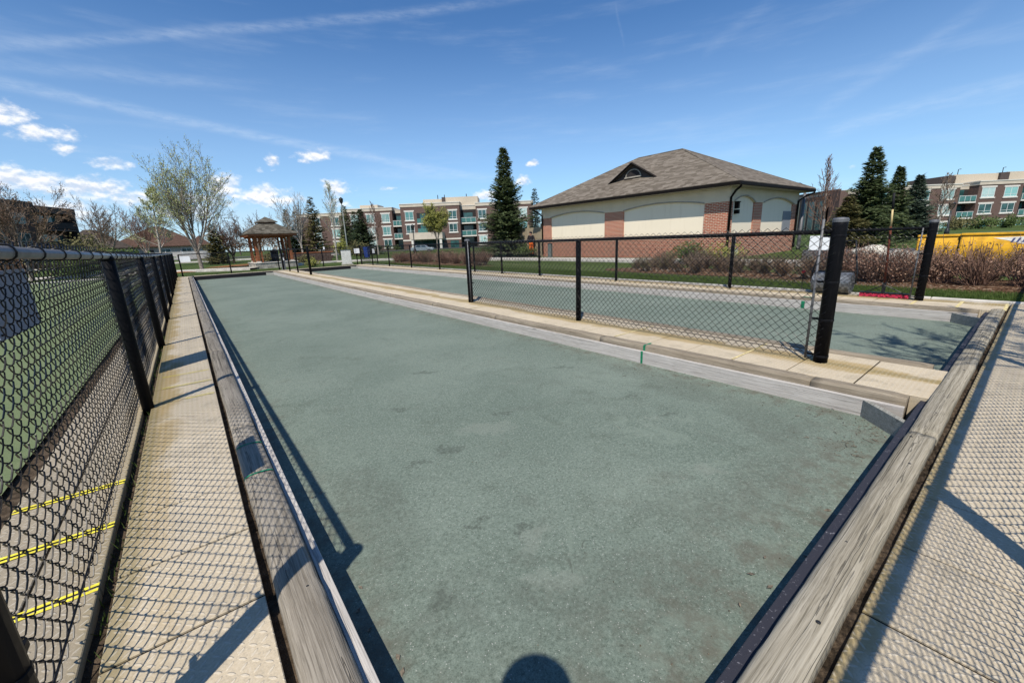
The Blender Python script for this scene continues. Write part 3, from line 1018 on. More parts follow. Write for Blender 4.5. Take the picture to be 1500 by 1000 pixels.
def prof(x0, x1, top, r, low=-.21, flip=False):
    pts = [(x0, low), (x0, top - r), (x0 + r * .25, top - r * .35), (x0 + r, top)]
    m = 4
    for i in range(1, m):
        pts.append((x0 + r + (x1 - x0 - 2 * r) * i / m, top + .004 * sin(pi * i / m)))
    pts += [(x1 - r, top), (x1 - r * .25, top - r * .35), (x1, top - r), (x1, low)]
    return pts


def edging(label, axis, pr, plank, span, tmat, pmat, piece, seed, first=None, tapes=()):
    loc = ((pr[0][0] + pr[-1][0]) / 2, span[0], 0) if axis == 'y' else (span[0], (pr[0][0] + pr[-1][0]) / 2, 0)
    t = thing('timber_edging', label, 'edging', loc, world=True)
    a = span[0]
    k = 0
    while a < span[1] - .05:
        e = min(a + (first if (first and k == 0) else piece), span[1])
        obj('timber', timber_bar(axis, a + .003, e - .003, pr, seed + k * 3.7), tmat, t, True)
        a = e
        k += 1
    x0, x1, z0, z1 = plank
    a = span[0]
    while a < span[1] - .05:
        e = min(a + 3.6, span[1])
        mb = MB()
        if axis == 'y':
            mb.box(x0, x1, a + .0015, e - .0015, z0, z1)
        else:
            mb.box(a + .0015, e - .0015, x0, x1, z0, z1)
        obj('plank', mb, pmat, t, bevel=.003)
        a = e
    return t


eL = edging('weathered timber edging along the left side of the nearer lane, between paving and green', 'y',
            prof(.045, .197, .034, .024), (.203, .243, -.21, -.022), (.37, 28.5), 'timber_y', 'plank_y', 3.05, 1.0, 3.1)
eN = edging('weathered timber edging across the near end of both lanes, fence shadow beside it', 'x',
            prof(.217, .351, .034, .018), (.357, .404, -.21, -.030), (-.2, 9.16), 'timber_x', 'shaded_board', 3.9, 11.0, 3.6)
eC = edging('timber edging of the middle walkway facing the nearer lane, with a pale board below it', 'y',
            prof(4.096, 4.235, .012, .02), (4.05, 4.092, -.21, -.050), (.46, 28.5), 'timber_c', 'plank_y', 2.35, 21.0, .62)
eD = edging('timber edging of the middle walkway facing the farther lane, behind the middle fence', 'y',
            prof(5.172, 5.315, .018, .03), (5.32, 5.36, -.21, -.045), (.46, 28.5), 'timber_c', 'plank_y', 2.4, 31.0)
eR = edging('timber edging on the far right side of the farther lane, in front of the hedge', 'y',
            prof(9.045, 9.16, .010, .02), (9.0, 9.04, -.21, -.045), (.46, 28.5), 'timber_c', 'plank_y', 2.4, 41.0)
eF = edging('timber and black board edging across the far ends of both lanes', 'x',
            prof(28.53, 28.67, .03, .03), (28.46, 28.52, -.21, .01), (.05, 9.16), 'timber_x', 'rubber', 3.0, 51.0)


def corner(par, pts, pad):
    """short board set diagonally across a lane corner"""
    (ax, ay), (bx, by) = pts
    d = Vector((bx - ax, by - ay)).normalized()
    nrm = Vector((-d.y, d.x)) * pad
    mb = MB()
    poly = [(ax, ay), (bx, by), (bx + nrm.x, by + nrm.y), (ax + nrm.x, ay + nrm.y)]
    mb.prism(poly, lambda x, y: (x, y, -.205), lambda x, y: (x, y, -.055))
    return obj('corner_board', mb, 'corner_wood', par, bevel=.003)


corner(eN, [(3.74, .408), (4.045, .70)], -.04)
corner(eN, [(8.66, .408), (8.995, .72)], -.04)
corner(eF, [(3.70, 28.45), (4.045, 28.15)], .05)
corner(eF, [(8.65, 28.45), (8.995, 28.15)], .05)

for par, spots in ((eL, [(.12 + .03 * sin(k * 2.1), .9 + .74 * k + .1 * sin(k * 5.0), .0355) for k in range(9)]), (eN, [(.5 + .47 * k + .05 * sin(k * 3.0), .29 + .03 * sin(k * 2.3), .0355) for k in range(13)])):
    for (x, y, z) in spots:
        mb = MB()
        mb.lathe(x, y, [(.0075, z - .01), (.0075, z + .002), (.004, z + .0035)], 8)
        obj('nail_head', mb, 'dark_metal', par)
for par, boxes in ((eL, [(.046, .197, 2.62, 2.635), (.046, .197, 3.08, 3.10)]), (eC, [(4.047, 4.235, 2.735, 2.765)]), (eR, [(8.998, 9.05, 2.63, 2.69)])):
    for (x0, x1, y0, y1) in boxes:
        mb = MB()
        if par is eL:
            top = prof(.0445, .1975, .0385, .024)[1:-1]
            for i in range(len(top) - 1):
                mb.quad((top[i][0], y0, top[i][1]), (top[i + 1][0], y0, top[i + 1][1]), (top[i + 1][0], y1, top[i + 1][1]), (top[i][0], y1, top[i][1]))
        elif par is eC:
            mb.quad((4.0485, y0, -.2), (4.0485, y0, -.045), (4.0485, y1, -.045), (4.0485, y1, -.2))
            mb.quad((4.0945, y0, -.045), (4.0945, y0, .013), (4.0945, y1, .013), (4.0945, y1, -.045))
            mb.quad((4.094, y0, .0185), (4.236, y0, .0185), (4.236, y1, .0185), (4.094, y1, .0185))
        else:
            mb.quad((8.9985, y0, -.19), (8.9985, y0, -.05), (8.9985, y1, -.05), (8.9985, y1, -.19))
            mb.quad((9.04, y0 - .1, .0175), (9.10, y0 - .1, .0175), (9.10, y1, .0175), (9.04, y1, .0175))
        tp = obj('tape_mark', mb, 'green_tape', par)
        tp['label'] = 'green tape mark'
# ------------------------------------------------------------------ chain link fences
def chain_bay(L=3.1, z0=.03, z1=1.315, w=.080, r=.0025, seed=0):
    mb = MB()
    hw = w / 2
    nwire = int(round(L / hw))
    hw = L / nwire
    nseg = int((z1 - z0) / hw)
    dz = (z1 - z0) / nseg
    A = .0080
    for i in range(nwire):
        sg_ = .006 * mn.noise(Vector((i * .08, 2.0, seed)))
        xl, xr = i * hw - .0025 + sg_, (i + 1) * hw + .0025 + sg_
        ph = i % 2
        pts = []
        for k in range(nseg + 1):
            right = (k + ph) % 2 == 1
            z = z0 + k * dz
            x = xr if right else xl
            by = .022 * mn.noise(Vector((i * .045, z * 1.6, 3.0)))
            pts.append((x, by, z))
            if k < nseg:
                x2 = xl if right else xr
                s = A if right else -A
                for t, k_ in ((.10, .75), (.5, 1.0), (.90, .75)):
                    pts.append((x + (x2 - x) * t, s * k_ + by, z + dz * t))
        mb.tube(pts, r, 4, caps=False)
    return mb


random.seed(3)
CHAIN = mesh_of('chain_mesh', chain_bay(), 'wire')
CHAIN_W = 3.1


def chain(par, x0, x1, y, za=1.262, zb=1.262):
    o = obj('chain_mesh', None, None, par, data=CHAIN)
    o.location = (x0, y, 0)
    o.scale = ((x1 - x0) / CHAIN_W, 1, (za + zb) / 2 / 1.262)
    return o


def fence(label, p0, p1, posts, rail, gaps=(), mesh_y=-.05, rail_z=1.243, rail_r=.021, rail_mat='black_vinyl', group=None, rise=None):
    """posts: list of (distance along, radius, height, cap?)"""
    d = Vector(p1) - Vector(p0)
    t = thing('chain_link_fence', label, 'fence', (p0[0], p0[1], 0), atan2(d.y, d.x), group)
    rz0 = rail_z
    RZf = lambda q: rz0 + (rise(q) if rise else 0.0)
    for (s, r, h, cap) in posts:
        rail_z = RZf(s)
        mb = MB()
        if cap:
            mb.lathe(s, 0, [(r, -.05), (r, h - .05), (r * 1.0, h)], 16)
        else:
            mb.lathe(s, 0, [(r, -.05), (r, rail_z - .03), (r * .8, rail_z - .02)], 14)
        po = obj('post', mb, 'black_vinyl', t, True)
        if cap:
            c = MB()
            c.lathe(s, 0, [(r * 1.05, h - .018), (r * 1.05, h + .008), (r * .9, h + .018), (r * .3, h + .024)], 20)
            obj('post_cap', c, 'galvanised' if cap == 1 else 'black_vinyl', po, False)
            for zz in (.06, .42, .78, h - .14):
                bnd = MB()
                bnd.lathe(s, 0, [(r * 1.01, zz - .011), (r * 1.05, zz - .008), (r * 1.05, zz + .008), (r * 1.01, zz + .011)], 16)
                sg = 1 if s < posts[-1][0] * .5 else -1
                bnd.box(min(s + sg * r, s + sg * (r + .06)), max(s + sg * r, s + sg * (r + .06)), -.022, -.012, zz - .01, zz + .01)
                obj('tension_band', bnd, 'black_vinyl', po)
        else:
            c = MB()
            c.lathe(s, 0, [(r * 1.05, rail_z - .035), (r * 1.05, rail_z - .012), (r * .7, rail_z + .0)], 14)
            obj('post_cap', c, 'black_vinyl', po, True)
    for a, b_ in rail:
        mb = MB()
        cut = sorted({a, b_} | {q[0] for q in posts if a < q[0] < b_}) if rise else [a, b_]
        mb.tube([(q, 0, RZf(q)) for q in cut], rail_r, 12)
        obj('top_rail', mb, rail_mat, t, True)
    for i in range(len(posts) - 1):
        if i in gaps:
            continue
        chain(t, posts[i][0], posts[i + 1][0], mesh_y, RZf(posts[i][0]), RZf(posts[i + 1][0]))
    return t


RTIE = lambda x: (1 - (x % 3.115) / 3.115) * (LRISE(x - x % 3.115) - LRISE(x - x % 3.115 + 3.115)) + LRISE(x - x % 3.115 + 3.115)


def ties(t, xs, rail_z, r, mesh_y):
    mb = MB()
    pts = []
    for k in range(13):
        a = 2 * pi * k / 12
        pts.append((.012 * k / 12, cos(a) * (r + .006), rail_z + sin(a) * (r + .006)))
    mb.tube(pts, .0038, 5)
    me = mesh_of('wire_tie', mb, 'wire', True)
    for x in xs:
        o = obj('wire_tie', None, None, t, data=me)
        o.location = (x, 0, RTIE(x))


LP = [1.235] + [4.60 + 3.115 * k for k in range(9)]
LX = -.475


def LRISE(q):
    return .075 * max(0.0, 1 - q / 9.7) ** 1.8


fL = fence('long black chain-link fence with grey top rail along the left paving', (LX, LP[0]), (LX, LP[-1]),
           [(0, .047, 1.335, 2)] + [(p - LP[0], .042, 0, 0) for p in LP[1:-1]] + [(LP[-1] - LP[0], .055, 1.30, 2)],
           [(0.05, LP[-1] - LP[0])], mesh_y=.055, rail_z=1.262, rail_r=.0225, rail_mat='rail_grey', rise=LRISE)
ties(fL, [.35, .62, .95, 1.33, 1.72, 2.1, 2.5, 2.9, 3.4, 3.75, 4.1, 4.5, 4.9, 5.3, 5.8, 6.3, 6.9, 7.5, 8.1, 8.7], 1.262, .0225, 0)
mb = MB()
mb.tube([(0.08, .05, .09), (LP[-1] - LP[0], .05, .09)], .004, 5)
obj('tension_wire', mb, 'wire', fL)

CX = 4.765
fC = fence('black chain-link fence on the middle walkway with a thick silver-capped post at its near end', (CX, 1.2), (CX, 7.58),
           [(0, .060, 1.345, 1), (3.22, .040, 0, 0), (6.38, .055, 1.31, 1)], [(0.03, 6.38)], mesh_y=.052)
for zz in (.22, .55, .88, 1.12):
    mb = MB()
    mb.tube([(3.22 + .047 * cos(a), .047 * sin(a) * 1.25 + .006, zz + .012 * sin(a)) for a in [k * pi / 8 for k in range(17)]], .004, 5)
    obj('wire_tie', mb, 'wire', fC)
for s_, h in ((.115, 1.36), (6.29, 1.29)):
    mb = MB()
    mb.lathe(s_, .05, [(.0115, .03), (.0115, h)], 10)
    obj('tension_bar', mb, 'galvanised', fC, True)
mb = MB()
mb.tube([(0.14, .05, .09), (6.27, .05, .09)], .004, 5)
obj('tension_wire', mb, 'wire', fC)

fence('black fence posts and rail at the far end of the middle walkway, before the gazebo', (4.78, 22.1), (4.78, 29.1),
      [(0, .055, 1.33, 2), (2.9, .04, 0, 0), (5.1, .04, 0, 0), (7.0, .05, 1.31, 2)], [(0, 7.0)], gaps=(0, 1, 2))

RX = 9.72
RY = [1.2, 4.35, 7.55, 10.85, 13.05, 15.0, 18.1, 21.3, 24.4, 27.2, 29.4]
fR = fence('long black chain-link fence on the far right of the farther lane, before the hedges', (RX, RY[0]), (RX, RY[-1]),
           [(0, .058, 1.30, 1)] + [(y - RY[0], .038, 0, 0) for y in RY[1:-1]] + [(RY[-1] - RY[0], .05, 1.30, 2)], [(0.03, RY[-1] - RY[0])],
           mesh_y=.05, rail_z=1.195)
mb = MB()
mb.lathe(.11, .045, [(.0105, .03), (.0105, 1.2)], 10)
obj('tension_bar', mb, 'galvanised', fR, True)

FX = [-.2, 2.1, 4.65, 7.3, 9.55, 11.0]
fence('black chain-link fence closing the far end of the courts, white signs on it', (FX[0], 29.75), (FX[-1], 29.75),
      [(x - FX[0], .035, 1.27, 0) for x in FX], [(0, FX[-1] - FX[0])], mesh_y=-.05, rail_z=1.2)

NX = [.35, 2.03, 5.35, 8.75, 12.2]
fence('black chain-link fence behind the near paving whose shadow falls along the timber', (NX[0], -.42), (NX[-1], -.42),
      [(x - NX[0], .045, 1.30, 0) for x in NX], [(0, NX[-1] - NX[0])], mesh_y=.05, rail_z=1.262, rail_r=.024)


# ------------------------------------------------------------------ signs hung on the fences
def panel(name, label, M, w, h, mat, th=.004, border=None, cat='sign'):
    t = thing(name, label, cat, M[0], M[1])
    mb = MB()
    mb.box(-w / 2, w / 2, -th / 2, th / 2, -h / 2, h / 2)
    obj('panel', mb, mat, t)
    for x in (-w / 2 + .02, w / 2 - .02):
        for z in (-h / 2 + .02, h / 2 - .02):
            b_ = MB()
            b_.tube([(x, -th / 2 - .012, z), (x, th / 2 + .012, z)], .004, 6)
            obj('fixing', b_, 'dark_metal', t)
    return t


panel('fence_sign', 'bluish grey sign panel hung just under the grey rail of the left fence', ((-.545, 2.43, 1.145), pi / 2), .52, .235, 'navy_sign')
panel('fence_sign', 'tall dark sign panel low on the left fence, seen nearly edge-on', ((-.545, 6.14, .60), pi / 2), .60, .86, 'dark_sign')
panel('fence_sign', 'small white sign at the left end of the far fence, before the maple trunk', ((.06, 29.69, .945), 0), .46, .31, 'white_sign')
panel('fence_sign', 'white sign on the far fence just right of the pale utility cabinet', ((9.62, 29.69, .93), 0), .45, .33, 'white_sign')
panel('fence_sign', 'narrow white sign on the far fence, right of the blue bin', ((10.75, 29.69, .87), 0), .17, .31, 'white_sign')
panel('fence_sign', 'tiny white sign high on a far fence post, above the yellow shrub', ((7.45, 29.69, 1.22), 0), .09, .18, 'white_sign')
panel('fence_sign', 'white sign on the right fence partly behind the thick silver-capped post', ((9.665, 2.60, .985), pi / 2), .56, .27, 'white_sign')
# ------------------------------------------------------------------ court tools
t = thing('lawn_roller', 'grey steel court roller with a black frame standing behind the right fence', 'roller', (9.98, 2.5, 0), world=True)
mb = MB()
dr = [(.0, -.31), (.185, -.31), (.205, -.30), (.205, .30), (.185, .31), (.0, .31)]
vs, fs = [], []
for r, y in dr[1:-1]:
    for k in range(28):
        a = 2 * pi * k / 28
        vs.append((9.98 + r * cos(a), 2.5 + y, .208 + r * sin(a)))
for i in range(3):
    for k in range(28):
        k2 = (k + 1) % 28
        fs.append((i * 28 + k, (i + 1) * 28 + k, (i + 1) * 28 + k2, i * 28 + k2))
fs += [tuple(range(28)), tuple(range(4 * 28 - 1, 3 * 28 - 1, -1))]
mb.add(vs, fs)
obj('drum', mb, 'drum_steel', t)
mb = MB()
mb.tube([(9.98, 2.5 + .36, .21), (9.99, 2.86, .42), (10.03, 2.80, .72), (10.1, 2.74, 1.02)], .014, 8)
mb.tube([(9.98, 2.5 - .36, .21), (9.99, 2.14, .42), (10.03, 2.20, .72), (10.1, 2.26, 1.02)], .014, 8)
mb.tube([(9.98, 2.12, .21), (9.98, 2.88, .21)], .014, 8)
mb.tube([(9.995, 2.14, .425), (9.995, 2.86, .425)], .012, 8)
obj('frame', mb, 'dark_metal', t, True)
mb = MB()
mb.tube([(10.1, 2.70, 1.0), (10.1, 2.30, 1.0)], .016, 8)
obj('handle', mb, 'rubber', t, True)

t = thing('drag_broom', 'wide pink-red court broom with a long brown and yellow pole leaning on the right fence', 'broom', (9.86, 1.69, 0), world=True)
mb = MB()
random.seed(5)
for k in range(26):
    y = 1.36 + .65 * k / 25
    for j in range(5):
        mb.box(9.80 + j * .022 + rng(-.006, .006), 9.815 + j * .022, y - .014, y + .012, .002 + rng(0, .008), .058 + rng(0, .012))
obj('brush', mb, 'red_brush', t)
mb = MB()
mb.box(9.795, 9.905, 1.34, 2.03, .072, .085)
mb.tube([(9.85, 1.95, .08), (9.86, 1.70, .225)], .009, 6)
mb.tube([(9.85, 1.42, .08), (9.86, 1.70, .225)], .009, 6)
mb.box(9.835, 9.875, 1.675, 1.725, .08, .26)
obj('bracket', mb, 'dark_metal', t)
mb = MB()
mb.tube([(9.86, 1.70, .22), (9.80, 1.74, 1.24)], .0165, 10)
obj('pole', mb, 'pole_wood', t, True)
mb = MB()
mb.tube([(9.80, 1.74, 1.24), (9.79, 1.755, 1.53)], .0145, 10)
p2 = obj('pole', mb, 'tan_metal', t, True)
p2['label'] = 'yellow upper length of the pole'
mb = MB()
mb.tube([(9.79, 1.755, 1.53), (9.78, 1.77, 1.80)], .017, 10)
obj('grip', mb, 'rubber', t, True)

t = thing('valve_cap', 'small red knob on a stake behind the right fence, left of the court roller', 'knob', (10.05, 3.03, 0), world=True)
mb = MB()
mb.ball((10.05, 3.03, .40), .036, 10, 7, (1, 1, .85))
obj('knob', mb, 'red_paint', t, True)
mb = MB()
mb.tube([(10.05, 3.03, -.05), (10.05, 3.03, .38)], .008, 6)
obj('stake', mb, 'dark_metal', t)


# ------------------------------------------------------------------ plough blades stored behind the hedge
def blade(label, loc, rot, L, H, logo=False):
    t = thing('plough_blade', label, 'plough blade', loc, rot)
    mb = MB()
    N = 10
    pr = []
    for i in range(N + 1):
        a = -.9 + 1.5 * i / N
        pr.append((-.42 * cos(a) + .36, H * i / N))
    vs, fs = [], []
    for y in (-L / 2, L / 2):
        vs += [(x, y, z) for x, z in pr] + [(x + .02, y, z) for x, z in pr]
    k = N + 1
    for i in range(N):
        fs += [(i, i + 1, 2 * k + i + 1, 2 * k + i), (k + i, 3 * k + i, 3 * k + i + 1, k + i + 1)]
        fs += [(i, k + i, k + i + 1, i + 1), (2 * k + i, 2 * k + i + 1, 3 * k + i + 1, 3 * k + i)]
    mb.add(vs, fs)
    obj('curved_plate', mb, 'plow_yellow', t)
    mb = MB()
    mb.box(pr[N][0] - .05, pr[N][0] + .08, -L / 2 - .01, L / 2 + .01, H - .005, H + .05)
    obj('top_edge', mb, 'plow_yellow', t, bevel=.008)
    mb = MB()
    mb.box(pr[0][0] - .02, pr[0][0] + .03, -L / 2, L / 2, -.06, .05)
    obj('cutting_edge', mb, 'plow_rust', t)
    for y in [-L / 2 + .01] + [L / 2 - .01]:
        mb = MB()
        mb.prism([(pr[i][0], pr[i][1]) for i in range(N + 1)] + [(.34, H), (.34, 0)], lambda a, b: (a, y - .012, b), lambda a, b: (a, y + .012, b))
        obj('side_plate', mb, 'plow_rust', t)
    if logo:
        def at(y, z):
            i = min(N - 1, max(0, z / H * N))
            j = int(i)
            f_ = i - j
            return Vector((pr[j][0] * (1 - f_) + pr[min(N, j + 1)][0] * f_ - .006, y, z))
        mb = MB()
        poly = [(L * .30, .80), (L * -.05, .85), (L * -.05, .60), (L * .05, .58), (L * .14, .66), (L * .21, .73)]
        cen = at(L * .08, .73)
        P = [at(*q) for q in poly]
        mb.add([cen] + P, [(0, 1 + i, 1 + (i + 1) % len(P)) for i in range(len(P))])
        o = obj('decal', mb, 'decal_white', t)
        mb = MB()
        x = .185 * L
        for s in ('N', 'I', 'I', 'C', 'I'):      # the blurred dark strokes of the lettering
            w_ = .032 * L
            a0, a1 = at(x, .79), at(x, .68)
            b0, b1 = at(x - w_ * .45, .79), at(x - w_ * .45, .68)
            off = Vector((-.004, -.02, 0))
            mb.quad(a0 + off, a1 + Vector((-.004, .02, 0)), b1 + Vector((-.004, .02, 0)), b0 + off)
            x -= w_
        obj('lettering', mb, 'decal_blue', o)
    return t


blade('short yellow snow plough blade stored behind the hedge, left of the long one', (17.3, 1.98, .0), 0.06, .86, .87)
blade('long yellow snow plough blade with a white arrow emblem behind the right hedge', (17.3, .05, .0), 0.03, 2.95, .89, True)
# boulders
for i, (x, y, r, lab) in enumerate([(17.2, 3.45, .33, 'pale rounded boulder beyond the hedge, left of the other pale stone'), (16.4, 2.75, .20, 'smaller pale stone beyond the hedge, beside a bigger boulder'),
                                    (15.6, 2.30, .34, 'bluish grey rock beyond the hedge near the right fence post')]):
    mb = MB()
    mb.ball((0, 0, r * .35), r, 12, 8, (1.3, 1.5, .75), .5, i * 3.1)
    tag(obj('boulder', mb, 'boulder' if i < 2 else 'stone', None, True), lab, 'boulder').location = (x, y, .28 if i < 2 else .2)

# ------------------------------------------------------------------ cabinet, bin, bollards, lamps, car
t = thing('utility_cabinet', 'pale grey square utility cabinet standing on grass beyond the far fence', 'cabinet', (9.33, 31.4, 0), radians(-16))
mb = MB()
mb.box(-.33, .33, -.25, .25, .04, .98)
obj('body', mb, 'cabinet', t, bevel=.012)
mb = MB()
mb.box(-.35, .35, -.27, .27, .98, 1.03)
obj('lid', mb, 'lamp_green', t, bevel=.01)
mb = MB()
mb.box(-.30, .30, -.262, -.251, .12, .92)
obj('door', mb, 'cabinet', t, bevel=.004)
mb = MB()
mb.box(-.40, .40, -.32, .32, -.1, .04)
obj('plinth', mb, 'concrete_plain', t)

t = thing('recycling_bin', 'blue wheeled bin standing before the dark spruces beyond the far fence', 'bin', (14.7, 42.5, 0), .6)
t.scale = (.66, .66, .8)
mb = MB()
mb.prism([(-.26, .08), (.26, .08), (.33, 1.25), (-.33, 1.25)], lambda a, b: (a, -.30 - .05 * b, b), lambda a, b: (a, .30 + .05 * b, b))
obj('body', mb, 'bin_blue', t, bevel=.02)
mb = MB()
mb.prism([(-.36, 1.25), (.36, 1.25), (.36, 1.30), (.2, 1.38), (-.2, 1.38), (-.36, 1.30)], lambda a, b: (a, -.40, b), lambda a, b: (a, .40, b))
obj('lid', mb, 'bin_blue', t, bevel=.02)
for x in (-.27, .27):
    mb = MB()
    mb.tube([(x - .03, .33, .12), (x + .03, .33, .12)], .12, 12)
    obj('wheel', mb, 'tyre', t)

t = thing('drinking_fountain', 'pale grey pedestal post beside the far gate, right of the gazebo step', 'pedestal', (5.05, 30.6, 0))
mb = MB()
mb.lathe(0, 0, [(.16, -.1), (.16, .02), (.105, .05), (.105, .88), (.13, .92), (.13, .97), (.05, 1.0)], 14)
obj('column', mb, 'galvanised', t, True)
mb = MB()
mb.box(-.07, .07, -.14, -.10, .55, .72)
obj('plate', mb, 'white_sign', t)

t = thing('litter_bin', 'black litter bin standing inside the cedar gazebo', 'litter bin', (5.65, 37.2, .36))
mb = MB()
mb.lathe(0, 0, [(.24, 0), (.27, .05), (.27, .72)], 16)
obj('body', mb, 'dark_metal', t, True)
mb = MB()
mb.lathe(0, 0, [(.29, .72), (.29, .78), (.20, .86), (.08, .9)], 16)
obj('lid', mb, 'dark_metal', t, True)


def lamp(label, loc, h, mat, arm=False):
    t = thing('street_lamp', label, 'street lamp', loc)
    mb = MB()
    mb.lathe(0, 0, [(.20, -.2), (.20, .35), (.12, .5), (.085, .6), (.06, h - .75)], 12)
    obj('pole', mb, mat, t, True)
    mb = MB()
    mb.lathe(0, 0, [(.06, h - .75), (.13, h - .68), (.13, h - .62), (.19, h - .60), (.24, h - .25)], 8)
    g_ = obj('lantern', mb, 'dark_metal', t)
    mb = MB()
    mb.lathe(0, 0, [(.27, h - .25), (.24, h - .18), (.10, h - .05), (.03, h)], 12)
    obj('lamp_cap', mb, 'dark_metal', t, True)
    return t


lamp('tall grey-green lamp post with a black lantern beside dark spruces', (15.9, 52.6, 0), 6.9, 'lamp_green')
lamp('thin black lamp post in front of the brown apartment entrance block', (25.5, 54.3, 0), 3.8, 'dark_metal')
lamp('thin black lamp post in front of the apartment windows at the right', (59.7, 6.35, 0), 2.9 + .2, 'dark_metal')
t = thing('street_lamp', 'pale pole lamp with a dark dish head among the bare twigs by the service building', 'street lamp', (30.6, 9.7, 0))
mb = MB()
mb.lathe(0, 0, [(.12, -.2), (.10, .3), (.07, 3.4)], 10)
obj('pole', mb, 'galvanised', t, True)
mb = MB()
mb.tube([(0, 0, 3.4), (-.05, .1, 3.7), (-.12, .3, 3.8)], .04, 8)
obj('arm', mb, 'galvanised', t, True)
mb = MB()
mb.ball((-.15, .36, 3.72), .26, 14, 8, (1, 1, .8))
obj('lamp_shade', mb, 'dark_metal', t, True)

t = thing('parked_car', 'silver-blue parked car in front of the apartment entrance', 'car', (30.8, 62.6, -.25), radians(-37.65))
t.scale = (.85, .85, .85)
mb = MB()
sec = [(-2.1, .35), (2.1, .35), (2.15, .62), (2.0, .86), (1.0, .95), (.55, 1.38), (-.9, 1.42), (-1.65, 1.0), (-2.1, .92), (-2.18, .6)]
mb.prism(sec, lambda a, b: (a, -.86 + max(0, b - .9) * .3, b), lambda a, b: (a, .86 - max(0, b - .9) * .3, b))
obj('body', mb, 'car_paint', t, bevel=.06)
for pts in ([(.92, .97), (.52, 1.33), (-.1, 1.35), (-.1, .97)], [(-.18, .97), (-.18, 1.35), (-.85, 1.36), (-1.4, 1.0)]):
    mb = MB()
    mb.prism(pts, lambda a, b: (a, -.875 + max(0, b - .9) * .3, b), lambda a, b: (a, -.83 + max(0, b - .9) * .3, b))
    obj('window', mb, 'car_glass', t)
for x in (-1.35, 1.3):
    for y in (-.80, .80):
        mb = MB()
        mb.tube([(x, y - .1, .32), (x, y + .1, .32)], .32, 18)
        w_ = obj('wheel', mb, 'tyre', t)
        mb = MB()
        mb.tube([(x, y - .105, .32), (x, y + .105, .32)], .19, 12)
        obj('rim', mb, 'galvanised', w_)
mb = MB()
mb.box(2.0, 2.14, -.7, -.4, .62, .74)
obj('headlight', mb, 'glass_lamp', t)

# dark grey bollard and timber enclosure by the service building
t = thing('bollard', 'dark grey square post standing in front of the brick wall', 'bollard', (18.6, 19.7, 0), .4)
mb = MB()
mb.box(-.12, .12, -.12, .12, -.1, .90)
obj('post', mb, 'lamp_green', t, bevel=.015)
mb = MB()
mb.box(-.135, .135, -.135, .135, .90, .94)
obj('cap', mb, 'dark_metal', t)
t = thing('wooden_fence', 'tan timber enclosure fence at the left end of the service building', 'fence', (21.2, 23.6, 0))
for (a, b_) in (((0.0, -.3), (0.3, 3.0)), ((0.3, 3.0), (3.6, 3.2))):
    mb = MB()
    d = Vector((b_[0] - a[0], b_[1] - a[1]))
    n_ = int(d.length / .15)
    u = d.normalized()
    for k in range(n_):
        p = Vector(a) + u * (k + .5) * d.length / n_
        M = Matrix.Translation((p.x, p.y, 0)) @ Matrix.Rotation(atan2(u.y, u.x), 4, 'Z')
        mb.box(-.07, .07, -.012, .012, 0, 2.05 + .01 * (k % 3), M)
    obj('board_panel', mb, 'fence_wood', t)
for (x, y) in ((0.0, -.3), (.3, 3.0), (3.6, 3.2), (.14, 1.35)):
    mb = MB()
    mb.box(x - .08, x + .04, y - .06, y + .06, -.1, 2.3)
    obj('post', mb, 'fence_wood', t, bevel=.01)

# ------------------------------------------------------------------ cedar gazebo
GROT = radians(3)
t = thing('gazebo', 'cedar gazebo with a two-tier shingled roof on a stone-edged slab', 'gazebo', (5.40, 36.9, 0), GROT)
hs = 1.32
mb = MB()
mb.box(-hs - .1, hs + .1, -hs - .1, hs + .1, -.2, .30)
base = obj('slab', mb, 'stone', t, bevel=.02)
mb = MB()
mb.box(-hs - .14, hs + .14, -hs - .14, hs + .14, .301, .36)
obj('coping', mb, 'concrete_plain', base, bevel=.01)
for sx in (-1, 1):
    for sy in (-1, 1):
        px, py = sx * (hs - .2), sy * (hs - .2)
        mb = MB()
        mb.box(px - .09, px + .09, py - .09, py + .09, .46, 2.2)
        po = obj('post', mb, 'cedar', t, bevel=.01)
        mb = MB()
        mb.box(px - .13, px + .13, py - .13, py + .13, .36, .46)
        obj('post_base', mb, 'concrete_plain', po)
        for (ex, ey) in ((-sx, 0), (0, -sy)):
            mb = MB()
            mb.tube([(px, py, 1.66), (px + ex * .45, py + ey * .45, 2.14)], .04, 4)
            obj('brace', mb, 'cedar', t)
            q = Vector((px + ex * .26, py + ey * .26, 0))
            mb = MB()
            mb.box(q.x - .05, q.x + .05, q.y - .05, q.y + .05, .36, 2.15)
            obj('post', mb, 'cedar', t)
for s in (-1, 1):
    mb = MB()
    mb.box(-hs - .12, hs + .12, s * (hs - .2) - .06, s * (hs - .2) + .06, 2.14, 2.38)
    obj('beam', mb, 'cedar', t, bevel=.01)
    mb = MB()
    mb.box(s * (hs - .2) - .058, s * (hs - .2) + .058, -hs - .12, hs + .12, 2.142, 2.378)
    obj('beam', mb, 'cedar', t, bevel=.01)
    mb = MB()
    mb.box(-hs - .30, hs + .30, s * (hs + .28) - .02, s * (hs + .28) + .02, 2.24, 2.42)
    obj('fascia', mb, 'cedar', t)
    mb = MB()
    mb.box(s * (hs + .28) - .018, s * (hs + .28) + .018, -hs - .259, hs + .259, 2.242, 2.418)
    obj('fascia', mb, 'cedar', t)


